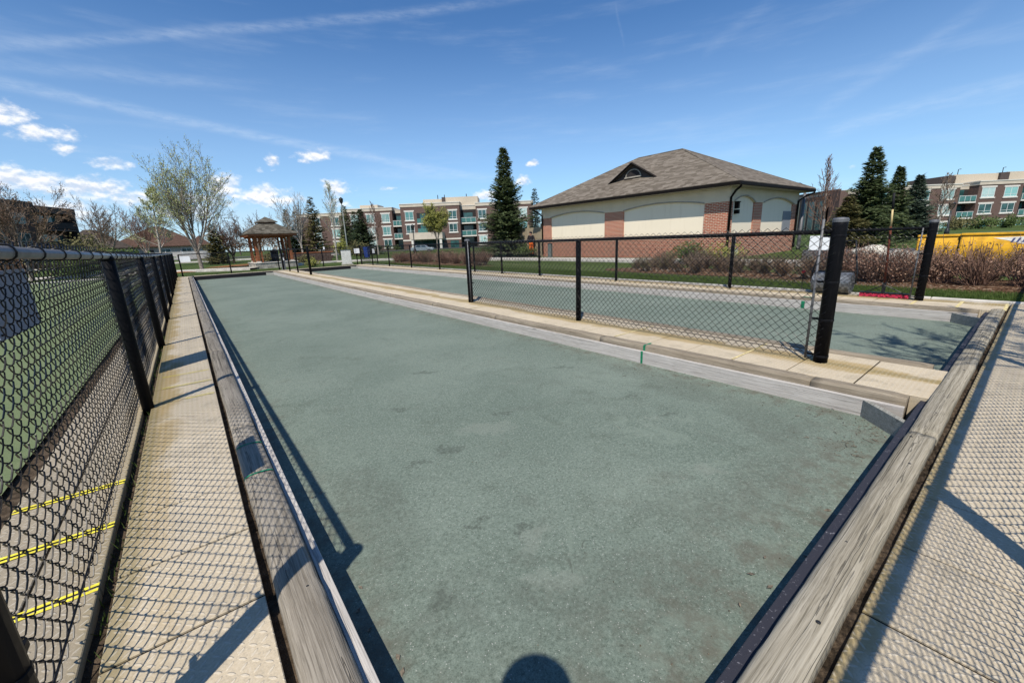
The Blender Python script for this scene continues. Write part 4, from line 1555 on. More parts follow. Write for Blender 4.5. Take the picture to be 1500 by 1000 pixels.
def pyramid(mb, e0, z0, e1, z1, th=.05):
    a = [(-e0, -e0, z0), (e0, -e0, z0), (e0, e0, z0), (-e0, e0, z0)]
    b_ = [(-e1, -e1, z1), (e1, -e1, z1), (e1, e1, z1), (-e1, e1, z1)]
    lo = [(x, y, z - th) for x, y, z in a]
    mb.add(a + b_ + lo, [(i, (i + 1) % 4, 4 + (i + 1) % 4, 4 + i) for i in range(4)] + [(8 + i, 8 + (i + 1) % 4, (i + 1) % 4, i) for i in range(4)] + [(4, 5, 6, 7), (11, 10, 9, 8)])


mb = MB()
pyramid(mb, hs + .36, 2.43, .50, 3.20)
rf = obj('roof', mb, 'gazebo_shingle', t)
mb = MB()
mb.box(-.48, .48, -.48, .48, 3.2, 3.30)
obj('cupola', mb, 'cedar', t)
mb = MB()
pyramid(mb, .66, 3.29, .04, 3.66)
r2 = obj('roof', mb, 'gazebo_shingle', t)
r2['label'] = 'small upper roof tier'
mb = MB()
mb.box(-1.05, -.70, -.9, .9, .76, .82)
mb.box(-1.0, -.95, -.8, .8, .36, .76)
obj('bench', mb, 'cedar', t)

# low garden wall right of the gazebo
t = thing('garden_wall', 'low brown block wall right of the gazebo under the conifers', 'wall', (9.3, 41.6, 0), radians(-20))
mb = MB()
for r in range(3):
    for k in range(8):
        o_ = .18 * (r % 2)
        mb.box(-1.7 + k * .42 + o_, -1.7 + k * .42 + o_ + .405, -.15, .15, r * .27, r * .27 + .26)
obj('block_courses', mb, 'brick_shade', t, bevel=.01)
mb = MB()
mb.box(-1.75, 1.85, -.19, .19, .81, .88)
obj('coping', mb, 'cedar', t)

# ------------------------------------------------------------------ service building
B = thing('service_building', 'brick and cream stucco service building with a brown hipped roof', 'building', (21.0, 9.71, 0), world=True)
X0, X1, Y0, Y1, EZ = 21.0, 29.6, 9.71, 23.0, 3.30
SILL = 1.02
mb = MB()
mb.box(X0, X1, Y0, Y1, -.3, SILL)
obj('brick_plinth', mb, 'brick_red', B)
mb = MB()
mb.box(X0 - .03, X1 + .03, Y0 - .03, Y1 + .03, SILL, SILL + .07)
obj('sill_course', mb, 'frieze', B, bevel=.008)
mb = MB()
mb.box(X0 + .06, X1 - .06, Y0 + .06, Y1 - .06, SILL + .07, EZ - .02)
obj('stucco_wall', mb, 'stucco', B)
zt = 2.62
for (a, b_) in ((9.712, 10.95), (15.85, 17.28), (22.1, 22.998)):
    mb = MB()
    mb.box(X0 + .002, X0 + .3, a, b_, SILL + .07, zt)
    obj('brick_pier', mb, 'brick_red', B)
for (a, b_) in ((21.302, 21.36), (23.69, 24.70), (28.92, 29.598)):
    mb = MB()
    mb.box(a, b_, Y0 + .003, Y0 + .3, SILL + .07, zt - .005)
    obj('brick_pier', mb, 'brick_red', B)


def arch_frieze(spans, lo, hi, top, rise, fn0, fn1):
    """band with a segmental arch cut over every span (spans along the wall)"""
    mb = MB()
    cuts = sorted(spans)
    cur = lo
    def piece(poly):
        mb.prism(poly, fn0, fn1)
    for (a, b_) in cuts:
        piece([(cur, zt), (a, zt), (a, top), (cur, top)])
        N = 14
        for k in range(N):
            s0, s1 = a + (b_ - a) * k / N, a + (b_ - a) * (k + 1) / N
            h0 = zt - .1 + rise * (1 - (2 * k / N - 1) ** 2) + .1
            h1 = zt - .1 + rise * (1 - (2 * (k + 1) / N - 1) ** 2) + .1
            piece([(s0, h0 - .0), (s1, h1 - .0), (s1, top), (s0, top)])
        cur = b_
    piece([(cur, zt), (hi, zt), (hi, top), (cur, top)])
    return mb


fr = obj('frieze', arch_frieze([(10.95, 15.85), (17.28, 22.1)], Y0 - .04, Y1 + .04, EZ - .02, .22, lambda s, z: (X0 + .07, s, z), lambda s, z: (X0 - .04, s, z)), 'frieze', B)
obj('frieze', arch_frieze([(21.36, 23.69), (24.70, 28.92)], X0 + .071, X1 + .04, EZ - .021, .28, lambda s, z: (s, Y0 - .04, z), lambda s, z: (s, Y0 + .07, z)), 'frieze', B)


def arch_trim(a, b_, rise, fn, nm):
    mb = MB()
    pts = []
    for k in range(21):
        s = a + (b_ - a) * k / 20
        pts.append(fn(s, zt + rise * (1 - (2 * k / 20 - 1) ** 2) + .02))
    mb.tube(pts, .035, 6)
    obj(nm, mb, 'soffit', B)


for a, b_ in ((10.95, 15.85), (17.28, 22.1)):
    arch_trim(a, b_, .22, lambda s, z: (X0 - .05, s, z), 'arch_moulding')
for a, b_ in ((21.36, 23.69), (24.70, 28.92)):
    arch_trim(a, b_, .28, lambda s, z: (s, Y0 - .05, z), 'arch_moulding')
OV = .62
ex0, ex1, ey0, ey1 = X0 - OV, X1 + OV, Y0 - OV, Y1 + OV
mb = MB()
mb.box(ex0 + .03, ex1 - .03, ey0 + .03, ey1 - .03, EZ - .018, EZ + .01)
obj('soffit', mb, 'soffit', B)
RZ, ry0, ry1 = 6.22, 14.85, 18.0
rxm = (ex0 + ex1) / 2
zr = EZ + .17
mb = MB()
c4 = [(ex0 - .05, ey0 - .05, zr), (ex1 + .05, ey0 - .05, zr), (ex1 + .05, ey1 + .05, zr), (ex0 - .05, ey1 + .05, zr)]
lo4 = [(x, y, z - .03) for x, y, z in c4]
mb.add(c4 + [(rxm, ry0, RZ), (rxm, ry1, RZ)] + lo4, [(0, 1, 4), (1, 2, 5, 4), (2, 3, 5), (3, 0, 4, 5), (6, 7, 1, 0), (7, 8, 2, 1), (8, 9, 3, 2), (9, 6, 0, 3), (9, 8, 7, 6)])
rf = obj('roof', mb, 'roof_shingle', B)
mb = MB()
for (a, b_) in (((ex0, ey0, zr), (rxm, ry0, RZ)), ((ex1, ey0, zr), (rxm, ry0, RZ)), ((ex1, ey1, zr), (rxm, ry1, RZ)), ((ex0, ey1, zr), (rxm, ry1, RZ)), ((rxm, ry0, RZ), (rxm, ry1, RZ))):
    mb.tube([a, b_], .05, 5)
obj('ridge_cap', mb, 'roof_shingle', rf)
for (a, b_, c_, d_) in ((ex0 - .06, ex0 + .02, ey0 - .06, ey1 + .06), (ex0 + .021, ex1 + .06, ey0 - .06, ey0 + .02), (ex1 - .02, ex1 + .06, ey0 + .021, ey1 + .06), (ex0 + .021, ex1 - .021, ey1 - .02, ey1 + .06)):
    mb = MB()
    mb.box(a, b_, c_, d_, EZ - .02, EZ + .145)
    obj('gutter', mb, 'fascia', B, bevel=.02)
# dormer with a half-round louvre on the slope facing the court
slope = (RZ - zr) / (rxm - ex0)
dxf, dy0, dy1, dz1 = 22.25, 14.55, 17.75, 5.42
zb = zr + slope * (dxf - ex0)
ym = (dy0 + dy1) / 2
mb = MB()
mb.add([(dxf, dy0 + .1, zb), (dxf, dy1 - .1, zb), (dxf, ym, dz1 - .08), (dxf + .06, dy0 + .1, zb), (dxf + .06, dy1 - .1, zb), (dxf + .06, ym, dz1 - .08)], [(0, 2, 1), (3, 4, 5), (0, 1, 4, 3), (1, 2, 5, 4), (2, 0, 3, 5)])
dm = obj('dormer', mb, 'apt_brown', rf)
mb = MB()
xb = ex0 + (dz1 - zr) / slope
for (ya, sgn) in ((dy0 - .12, 1), (dy1 + .12, -1)):
    lowz = zb - .10
    a, b_, c_ = (dxf - .22, ya, lowz), (dxf - .22, ym, dz1), (xb, ym, dz1)
    d_ = (ex0 + (lowz + .06 - zr) / slope, ya, lowz + .06)
    P = [a, b_, c_, d_]
    mb.add(P + [(x, y, z - .07) for x, y, z in P], [(0, 1, 2, 3), (7, 6, 5, 4), (0, 4, 5, 1), (3, 7, 4, 0), (2, 6, 7, 3)])
obj('dormer_roof', mb, 'roof_shingle', rf)
mb = MB()
for ya in (dy0 - .12, dy1 + .12):
    mb.tube([(dxf - .225, ya, zb - .14), (dxf - .225, ym, dz1 - .03)], .062, 4)
obj('barge_board', mb, 'fascia', rf)
mb = MB()
pts = [(ym + .52 * cos(pi * k / 14), zb + .14 + .40 * sin(pi * k / 14)) for k in range(15)]
mb.prism(pts, lambda a, b: (dxf - .012, a, b), lambda a, b: (dxf - .03, a, b))
lv = obj('louvre', mb, 'apt_dark', rf)
mb = MB()
mb.tube([(dxf - .03, a, b_) for a, b_ in pts], .035, 5)
mb.box(dxf - .08, dxf - .01, ym - .60, ym + .60, zb + .07, zb + .14)
obj('louvre_frame', mb, 'soffit', rf)
for (gx, gy, wx, wy) in ((ex0 + .25, ey0 + .02, X0 - .06, Y0 - .06), (ex1 - .1, ey0 - .02, X1 - .1, Y0 - .08), (ex0 - .0, ey1 - .3, X0 - .07, Y1 - .05)):
    mb = MB()
    mb.tube([(gx, gy, EZ + .02), (gx, gy, EZ - .08), ((gx + wx) / 2, (gy + wy) / 2, EZ - .22), (wx, wy, EZ - .5), (wx, wy, .1)], .055, 8)
    obj('downspout', mb, 'fascia', B, True)
mb = MB()
mb.box(27.72, 28.90, Y0 + .02, Y0 + .058, .0, 2.22)
dr = obj('door', mb, 'door_grey', B, bevel=.006)
mb = MB()
mb.tube([(28.75, Y0 + .01, 1.0), (28.75, Y0 - .05, 1.0), (28.62, Y0 - .05, 1.0)], .015, 6)
obj('handle', mb, 'galvanised', dr)
mb = MB()
mb.box(21.62, 21.78, Y0 - .12, Y0 + .06, 2.30, 2.58)
mb.box(21.58, 21.82, Y0 - .14, Y0 + .06, 2.58, 2.63)
mb.box(21.6, 21.8, Y0 - .13, Y0 + .06, 2.05, 2.24)
obj('wall_lamp', mb, 'fascia', B)
t = thing('meter_box', 'small white box at the corner foot of the brick service building', 'box', (21.35, 9.5, 0))
mb = MB()
mb.box(-.16, .16, -.12, .12, -.05, .42)
obj('body', mb, 'white_sign', t, bevel=.01)
mb = MB()
mb.lathe(0, -.03, [(.03, .42), (.03, 1.2)], 8)
obj('conduit', mb, 'galvanised', t)
# ------------------------------------------------------------------ apartment buildings
FH = Vector((sin(YAW), cos(YAW), 0))


def window_parts(par, u, z, w, h, d, glass, lintel=True, fmat='frame_white'):
    mb = MB()
    e = .07
    for (a, b_, c_, d_) in ((u, u + e, z, z + h), (u + w - e, u + w, z, z + h), (u + e, u + w - e, z, z + e), (u + e, u + w - e, z + h - e, z + h), (u + w / 2 - e / 2, u + w / 2 + e / 2, z + e, z + h - e), (u + e, u + w / 2 - e / 2, z + h * .24, z + h * .24 + .05), (u + w / 2 + e / 2, u + w - e, z + h * .24, z + h * .24 + .05)):
        mb.box(a, b_, d - .05, d + .01, c_, d_)
    f = obj('window', mb, fmat, par)
    mb = MB()
    mb.box(u + e, u + w - e, d - .018, d + .006, z + e, z + h - e)
    obj('pane', mb, glass, f)
    if lintel:
        mb = MB()
        mb.box(u - .22, u + w + .22, d - .07, d + .01, z + h + .005, z + h + .27)
        obj('lintel', mb, 'light_trim', f)
        mb = MB()
        mb.box(u - .18, u + w + .18, d - .12, d + .01, z - .23, z - .005)
        obj('sill', mb, 'light_trim', f)
    return f


def balcony_col(par, u0, u1, d, zs, h=2.85, mat='apt_dark', depth=1.6, floor0=True):
    mb = MB()
    mb.box(u0, u1, d + depth, d + depth + .2, zs[0], zs[-1] + h - .25)
    obj('dark_backing', mb, mat, par)
    for i, z in enumerate(zs):
        mb = MB()
        mb.box(u0 + .02, u1 - .02, d - .16, d + depth - .002, z - .28, z - .02)
        if i or floor0:
            obj('balcony_slab', mb, 'light_trim', par)
        mb = MB()
        mb.box(u0 + .5, u0 + (u1 - u0) * .75, d + depth - .04, d + depth - .004, z, z + 2.2)
        obj('balcony_door', mb, 'pane_dark', par)
        if i or floor0:
            mb = MB()
            mb.box(u0 + .06, u1 - .06, d - .10, d - .08, z + .10, z + 1.0)
            rl = obj('balcony_rail', mb, 'rail_glass', par)
            mb = MB()
            mb.box(u0 + .03, u1 - .03, d - .13, d - .05, z + 1.0, z + 1.07)
            for k in range(4):
                x = u0 + .06 + (u1 - u0 - .16) * k / 3
                mb.box(x, x + .05, d - .125, d - .055, z, z + 1.0)
            obj('rail_frame', mb, 'frame_white', rl)


def wallbox(par, u0, u1, d, ztop, depth=14.0, mat='brick_brown', band=.75, zlow=-.5, nm='wall', cap=True):
    mb = MB()
    mb.box(u0, u1, d, d + depth, zlow, ztop - band)
    w = obj(nm, mb, mat, par)
    if cap:
        mb = MB()
        mb.box(u0 - .08, u1 + .08, d - .10, d + depth, ztop - band, ztop - .16)
        obj('parapet', mb, 'apt_band', w)
        mb = MB()
        mb.box(u0 - .16, u1 + .16, d - .18, d + depth, ztop - .16, ztop)
        obj('coping', mb, 'light_trim', w)
    return w


A = thing('apartment_building', 'three-storey brown brick apartment building with teal windows behind the far lane', 'apartment building', tuple(FH * 98), -YAW)
Z1, Z2, Z3 = .45, 3.35, 6.10
wallbox(A, -23.9, -10.6, -1.2, 9.9)
wallbox(A, -10.6, -7.0, 1.62, 9.3, band=1.0)
wallbox(A, -7.0, 6.0, -.4, 9.6)
wallbox(A, -37.4, -26.4, 1.0, 9.5)
wallbox(A, -26.4, -23.9, 2.65, 9.1, band=.9)
wallbox(A, -49.0, -37.4, 2.2, 8.9)
GL = ['pane_teal', 'pane_dark']
random.seed(9)
for (u, d, zs) in ((-22.9, -1.2, (3.45, 6.3)), (-13.15, -1.2, (3.4, 6.2)), (-6.5, -.4, (.45, 3.3, 6.15)), (-1.8, -.4, (.45, 3.3, 6.15)), (2.8, -.4, (.45, 3.3, 6.15)), (-28.9, 1.0, (.5, 3.35, 6.2)), (-32.4, 1.0, (.5, 3.35, 6.2)), (-36.0, 1.0, (.5, 3.35, 6.2)), (-41.1, 2.2, (.5, 3.3, 6.0)), (-45.5, 2.2, (.5, 3.3, 6.0))):
    for z in zs:
        window_parts(A, u, z, 1.85, 1.85, d, random.choice(GL + GL[:1]))
balcony_col(A, -10.58, -7.02, -.0, (-.1, 2.55, 5.4), 3.2, floor0=False)
balcony_col(A, -26.38, -23.92, 1.0, (-.1, 2.55, 5.4), 3.1, floor0=False)
for z in (3.4, 5.6):      # entrance balconies: flat dark panels stand for their shaded recesses
    mb = MB()
    mb.box(-20.3, -18.0, -1.22, -1.19, z, z + 2.2)
    r_ = obj('dark_backing', mb, 'apt_dark', A)
    mb = MB()
    mb.box(-19.6, -18.4, -1.235, -1.222, z + .1, z + 2.0)
    obj('balcony_door', mb, 'pane_dark', r_)
    mb = MB()
    mb.box(-20.3, -18.0, -1.42, -1.225, z - .25, z)
    obj('balcony_slab', mb, 'light_trim', r_)
    mb = MB()
    mb.box(-20.25, -18.05, -1.40, -1.37, z + .05, z + 1.0)
    obj('balcony_rail', mb, 'rail_glass', r_)
mb = MB()
mb.box(-21.5, -14.3, -5.0, -1.21, 2.0, 3.45)
cp = obj('entrance_canopy', mb, 'apt_band', A)
mb = MB()
mb.box(-21.2, -14.6, -1.26, -1.205, -.4, 1.99)
obj('entrance_glass', mb, 'pane_dark', A)
for u in (-21.2, -15.0):
    mb = MB()
    mb.box(u, u + .5, -4.9, -4.4, -.5, 1.99)
    obj('canopy_column', mb, 'light_trim', cp)
for k in range(5):
    mb = MB()
    mb.box(-20.9 + k * 1.3, -20.8 + k * 1.3, -1.30, -1.262, -.4, 1.98)
    obj('mullion', mb, 'dark_metal', A)
for (u0, u1) in ((-13.1, -11.2),):
    mb = MB()
    mb.box(u0, u1, -1.25, -1.205, -.3, 1.5)
    obj('door', mb, 'pane_dark', A)
mb = MB()
mb.box(-23.88, -10.62, -1.27, -1.205, 1.75, 2.05)
obj('string_course', mb, 'light_trim', A)
mb = MB()
mb.box(-19.4, -14.2, 3.0, 9.0, 9.3, 11.0)
pm = obj('roof_plant_room', mb, 'mech_tan', A)
mb = MB()
mb.box(-14.1, -6.6, 2.4, 9.5, 9.3, 11.25)
obj('roof_plant_room', mb, 'mech_tan', A)
mb = MB()
mb.box(-14.9, -14.105, 2.2, 9.0, 9.3, 11.3)
obj('chimney', mb, 'apt_brown', A)
mb = MB()
mb.box(-34.6, -30.4, 4.0, 9.0, 9.0, 10.4)
obj('roof_plant_room', mb, 'mech_tan', A)
for u in (-16.2, -14.6, -9.4):
    mb = MB()
    mb.tube([(u, 5, 11.0), (u, 5, 12.1)], .09, 6)
    obj('roof_vent', mb, 'dark_metal', A)

R_ = thing('apartment_building', 'brown brick apartment building with green glass balconies at the right edge', 'apartment building', tuple(FH * 80), -YAW)
wallbox(R_, 72.0, 84.55, 0, 7.9)
wallbox(R_, 84.55, 87.85, 1.65, 7.7, band=.8)
wallbox(R_, 87.85, 96.1, -.15, 8.2)
wallbox(R_, 96.1, 99.4, 1.65, 7.7, band=.8)
wallbox(R_, 99.4, 125, -.15, 8.2)
sw = wallbox(R_, 63.0, 72.0, 0.4, 7.6, 26)
mb = MB()
mb.box(62.45, 62.99, .9, 26, 7.55, 7.9)
mb.box(61.3, 61.6, 2.2, 26, -.5, 6.9)
mb.box(61.6, 62.99, 2.2, 26, 6.6, 6.9)
obj('side_screen', mb, 'apt_brown', R_)
mb = MB()
mb.box(62.0, 63.4, -.25, 2.19, -.5, 7.5)
obj('brick_pilaster', mb, 'brick_brown', R_)
for k in range(7):
    mb = MB()
    d0 = 2.9 + k * 2.2
    mb.box(61.24, 61.29, d0, d0 + 1.25, .4, 6.0)
    w_ = obj('window', mb, 'pane_dark', R_)
    mb = MB()
    for q in (d0 - .12, d0 + 1.25):
        mb.box(61.2, 61.29, q, q + .12, .3, 6.2)
    mb.box(61.2, 61.288, d0, d0 + 1.25, 3.0, 3.3)
    obj('frame', mb, 'lamp_green', w_)
for (u, d, zs) in ((81.1, 0, (-.7, 2.35, 5.2)), (76.5, 0, (-.7, 2.35, 5.2)), (88.5, -.15, (-.7, 2.35, 5.25)), (92.75, -.15, (-.7, 2.35, 5.2)), (101, -.15, (-.7, 2.35, 5.2)), (105.3, -.15, (-.7, 2.35, 5.2)), (66, .4, (-.7, 2.35, 5.1)), (69.2, .4, (-.7, 2.35, 5.1))):
    for z in zs:
        window_parts(R_, u, z, 2.45, 1.72, d, random.choice(GL + GL[:1]))
balcony_col(R_, 84.57, 87.83, -.0, (-.2, 1.75, 4.6), 2.9)
balcony_col(R_, 96.12, 99.38, -.15, (-.2, 1.75, 4.6), 2.9)
mb = MB()
mb.box(86.0, 94.5, 3, 12, 7.9, 9.75)
obj('roof_plant_room', mb, 'mech_tan', R_)
mb = MB()
mb.box(83.6, 85.99, 2.6, 10, 7.8, 9.5)
obj('roof_plant_room', mb, 'apt_brown', R_)
mb = MB()
mb.box(94.51, 96.2, 2.6, 10, 7.9, 9.8)
obj('roof_plant_room', mb, 'apt_brown', R_)
mb = MB()
mb.box(96.21, 110, 3, 12, 7.9, 9.9)
obj('roof_plant_room', mb, 'mech_tan', R_)
for u in (87.6, 96.3):
    mb = MB()
    mb.tube([(u, 4, 9.6), (u, 4, 10.8), (u + .5, 4, 10.85)], .06, 6)
    obj('roof_vent', mb, 'dark_metal', R_)

# shaded apartment block at the left edge
fa = Vector((sin(radians(25)), cos(radians(25)), 0))          # along its face, away from us
L_ = thing('apartment_building', 'dark shaded apartment block with flat roofs at the left edge behind trees', 'apartment building', (-12.7, 99.2, 0), pi / 2 - radians(25))
# local +x runs along the face away from us; -y faces the court
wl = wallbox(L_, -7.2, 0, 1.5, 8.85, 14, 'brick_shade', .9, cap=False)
mb = MB()
mb.box(-7.3, .12, -.1, 15.6, 7.95, 8.9)
obj('parapet', mb, 'apt_brown', wl)
mb = MB()
mb.box(-.5, 0, -.02, 1.49, -.5, 7.94)
obj('end_wall', mb, 'apt_dark', L_)
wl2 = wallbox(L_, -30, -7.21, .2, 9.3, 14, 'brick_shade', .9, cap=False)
mb = MB()
mb.box(-30.1, -7.31, .05, 14.3, 8.4, 9.35)
obj('parapet', mb, 'apt_brown', wl2)
for z in (-.1, 2.75, 5.6):
    mb = MB()
    mb.box(-6.9, -.52, 0, 1.49, z - .25, z)
    obj('balcony_slab', mb, 'apt_brown', L_)
    mb = MB()
    mb.box(-6.9, -.55, .02, .05, z + .1, z + 1.05)
    obj('balcony_rail', mb, 'apt_dark', L_)  # near-black rail, the face's shade put into its colour
    for u in (-6.3, -3.6):
        mb = MB()
        mb.box(u, u + 2.1, 1.44, 1.49, z + .1, z + 2.1)
        obj('window', mb, 'pane_dark', L_)
for u in (-11, -15, -19, -23, -27):
    for z in (.6, 3.4, 6.2):
        window_parts(L_, u, z, 1.8, 1.5, .2, 'pane_dark', False, 'apt_band')  # frames toned down, shade put into their colour


# houses on the left behind the picket fence
def house(label, loc, rot, w, d, eave, ridge, mat, win=True):
    t = thing('bungalow', label, 'house', loc, rot)
    mb = MB()
    mb.box(-w / 2, w / 2, -d / 2, d / 2, -.3, eave)
    obj('wall', mb, 'house_wall', t)
    o = .6
    mb = MB()
    a = [(-w / 2 - o, -d / 2 - o, eave - .1), (w / 2 + o, -d / 2 - o, eave - .1), (w / 2 + o, d / 2 + o, eave - .1), (-w / 2 - o, d / 2 + o, eave - .1)]
    r = max(.3, (w - d) / 2)
    lo = [(x, y, z - .15) for x, y, z in a]
    mb.add(a + [(-r, 0, ridge), (r, 0, ridge)] + lo, [(0, 1, 5, 4), (1, 2, 5), (2, 3, 4, 5), (3, 0, 4), (6, 7, 1, 0), (7, 8, 2, 1), (8, 9, 3, 2), (9, 6, 0, 3), (9, 8, 7, 6)])
    rf = obj('roof', mb, mat, t)
    mb = MB()
    mb.box(w * .2, w * .2 + .7, -.3, .4, ridge - 2.2, ridge + .3)
    if win:
        for x in (-w * .32, w * .02, w * .26):
            window_parts(t, x, .9, 1.7, 1.3, -d / 2, 'pane_dark', False)
    mb = MB()
    mb.box(-w * .12, -w * .12 + 1.0, -d / 2 - .04, -d / 2, -.2, 2.1)
    obj('door', mb, 'apt_brown', t)
    return t


h1 = house('bungalow with a warm brown hipped roof behind the white picket fence', (-3.4, 119, 0), -.05, 14.5, 13, 2.9, 7.0, 'house_roof')
mb = MB()
pyr = [(5.2, -5.5, 2.75), (9.2, -5.5, 2.75), (9.2, 4, 2.75), (5.2, 4, 2.75), (7.0, -1.5, 4.9), (7.0, 1, 4.9)]
mb.add(pyr, [(0, 1, 4), (1, 2, 5, 4), (2, 3, 5), (3, 0, 4, 5), (3, 2, 1, 0)])
obj('roof', mb, 'house_roof', h1)
mb = MB()
mb.box(5.7, 8.7, -5, 3.6, -.3, 2.749)
obj('wall', mb, 'house_wall', h1)
house('bungalow with a darker grey-brown roof half hidden by a bare tree', (-13.0, 112, 0), .15, 9.5, 8, 2.8, 6.2, 'house_roof_dark')
t = thing('picket_fence', 'white picket fence in front of the brown-roofed bungalow', 'fence', (-9.5, 104.5, 0), .01)
mb = MB()
for k in range(88):
    x = k * .16
    mb.add([(x, 0, 0), (x + .11, 0, 0), (x + .11, 0, 1.45), (x + .055, 0, 1.58), (x, 0, 1.45), (x, .03, 0), (x + .11, .03, 0), (x + .11, .03, 1.45), (x + .055, .03, 1.58), (x, .03, 1.45)],
           [(0, 1, 2, 3, 4), (9, 8, 7, 6, 5), (0, 5, 6, 1), (1, 6, 7, 2), (2, 7, 8, 3), (3, 8, 9, 4), (4, 9, 5, 0)])
obj('picket_panel', mb, 'white_wood', t)
mb = MB()
for z in (.35, 1.15):
    mb.box(0, 14.1, .031, .08, z, z + .1)
obj('rail', mb, 'white_wood', t)
for k in range(7):
    mb = MB()
    mb.box(k * 2.34 - .06, k * 2.34 + .06, .09, .2, -.2, 1.65)
    obj('post', mb, 'white_wood', t)
# ------------------------------------------------------------------ vegetation
def bent(p, d, L, n_, wob, up=0.0):
    pts = [Vector(p)]
    d = Vector(d).normalized()
    for _ in range(n_):
        d = (d + Vector((rng(-wob, wob), rng(-wob, wob), rng(-wob, wob) + up))).normalized()
        pts.append(pts[-1] + d * (L / n_))
    return pts, d


def side_dir(d, ang, az=None):
    o = d.orthogonal().normalized()
    a = rng(0, 2 * pi) if az is None else az
    o = Matrix.Rotation(a, 3, d) @ o
    return (d * cos(ang) + o * sin(ang)).normalized()


def leaf_bits(mb, p, n_, spread, size):
    for _ in range(n_):
        c = p + Vector((rng(-1, 1), rng(-1, 1), rng(-1, 1))) * spread
        a = Vector((rng(-1, 1), rng(-1, 1), rng(-1, 1))).normalized()
        b_ = a.orthogonal().normalized()
        s_ = size * rng(.6, 1.4)
        c2 = c + a * s_
        mb.quad(c, c + a * s_ * .5 + b_ * s_ * .38, c2, c + a * s_ * .5 - b_ * s_ * .38)


def bare_tree(seed, h=6.0, fork=.25, limbs=4, tilt=(.25, .55), levels=3, r0=None, kids=(7, 6, 5), up=.10, leaves=0, lsize=.06, lspread=.12, lfrac=.62, twigr=.008, straight=False):
    """tapered trunk with limbs, branches and twigs; returns (wood, twigs, leaves)"""
    random.seed(seed)
    wood, twig, leaf = MB(), MB(), MB()
    r0 = r0 or h * .017

    def grow(p, d, L, r, lev):
        pts, de = bent(p, d, L, 5 if lev < 2 else 3, .10 + .05 * lev, up)
        rr = [max(twigr, r * (1 - .72 * i / (len(pts) - 1))) for i in range(len(pts))]
        (wood if lev == 0 else twig).tube(pts, rr, 6 if lev == 0 else (5 if lev == 1 else 3), caps=False)
        if lev >= levels:
            if leaves:
                for q in pts[1:]:
                    leaf_bits(leaf, q, leaves, lspread, lsize)
            return
        K = kids[min(lev, len(kids) - 1)]
        for k in range(K):
            t = .22 + .78 * (k + rng(0, .9)) / K
            i = min(len(pts) - 2, int(t * (len(pts) - 1)))
            f_ = t * (len(pts) - 1) - i
            q = pts[i].lerp(pts[i + 1], min(1, f_))
            dd = (pts[i + 1] - pts[i]).normalized()
            nd = side_dir(dd, rng(.45, .85))
            grow(q, nd, L * rng(.38, lfrac) * (1.1 - .45 * t), rr[i] * .55, lev + 1)
        grow(pts[-1], de, L * .42, rr[-1], lev + 1)

    if straight:
        pts, d = bent((0, 0, -.2), (0, 0, 1), h, 9, .03, .02)
        wood.tube(pts, [max(twigr, r0 * (1 - .92 * i / 9)) for i in range(10)], 7, caps=False)
        K = limbs
        for k in range(K):
            t = fork + (1 - fork) * (k + rng(0, .8)) / K
            i = min(8, int(t * 9))
            q = pts[i].lerp(pts[i + 1], t * 9 - i)
            nd = side_dir(Vector((0, 0, 1)), rng(*tilt), k * 2.4 + rng(-.4, .4))
            grow(q, nd, h * .34 * (1.12 - t), r0 * .36 * (1.1 - t), 1)
    else:
        th = h * fork
        pts, d = bent((0, 0, -.2), (0, 0, 1), th + .2, 4, .04)
        wood.tube(pts, [r0 * (1.15 - .25 * i / 4) for i in range(5)], 9, caps=False)
        for k in range(limbs):
            nd = side_dir(Vector((0, 0, 1)), rng(*tilt), k * 2 * pi / limbs + rng(-.4, .4))
            if k == 0:
                nd = Vector((rng(-.08, .08), rng(-.08, .08), 1)).normalized()
            grow(pts[-1] - Vector((0, 0, rng(0, .12) * h * .3)), nd, (h - th) * rng(.62, .74), r0 * rng(.5, .72), 0)
    return wood, twig, leaf


def plant(name, label, cat, loc, parts, group=None, rot=0.0, scale=1.0):
    t = thing(name, label, cat, loc, rot, group)
    t.scale = (scale,) * 3
    for nm, mb, mat, sm in parts:
        if mb.v:
            obj(nm, mb, mat, t, sm)
    return t


def tree(name, label, loc, seed, wood_mat, twig_mat, leaf_mat=None, group=None, rot=0.0, **kw):
    w, tw, lf = bare_tree(seed, **kw)
    ps = [('trunk', w, wood_mat, True), ('branches', tw, twig_mat, True)]
    if leaf_mat:
        ps.append(('leaves', lf, leaf_mat, False))
    return plant(name, label, 'tree', loc, ps, group, rot)


mt = tree('maple_tree', 'tall spreading maple with small yellow-green buds left of the gazebo', (.95, 39.0, 0), 12, 'bark_grey', 'bark_grey', 'bud_green',
     h=8.3, fork=.17, limbs=7, tilt=(.30, .74), kids=(10, 7, 4), up=.08, leaves=1, lsize=.085, lspread=.13, r0=.14, twigr=.008, lfrac=.60)
mt.scale = (.86, .86, 1.0)
tree('birch_tree', 'slender pale budding tree left of the big maple, before the brown bungalow', (-1.9, 60, 0), 22, 'bark_pale', 'bark_pale', 'bud_green',
     h=8.2, fork=.22, limbs=22, tilt=(.55, 1.0), kids=(6, 6, 4), up=.08, leaves=2, lsize=.10, lspread=.12, r0=.15, twigr=.016, straight=True)
tree('bare_tree', 'wide bare grey tree between the dark apartment block and the brown bungalow', (-6.9, 69.7, 0), 31, 'bark_grey', 'twig_brown', None,
     h=7.4, fork=.16, limbs=5, tilt=(.35, .75), kids=(8, 6, 4), up=.06, r0=.16, twigr=.014)
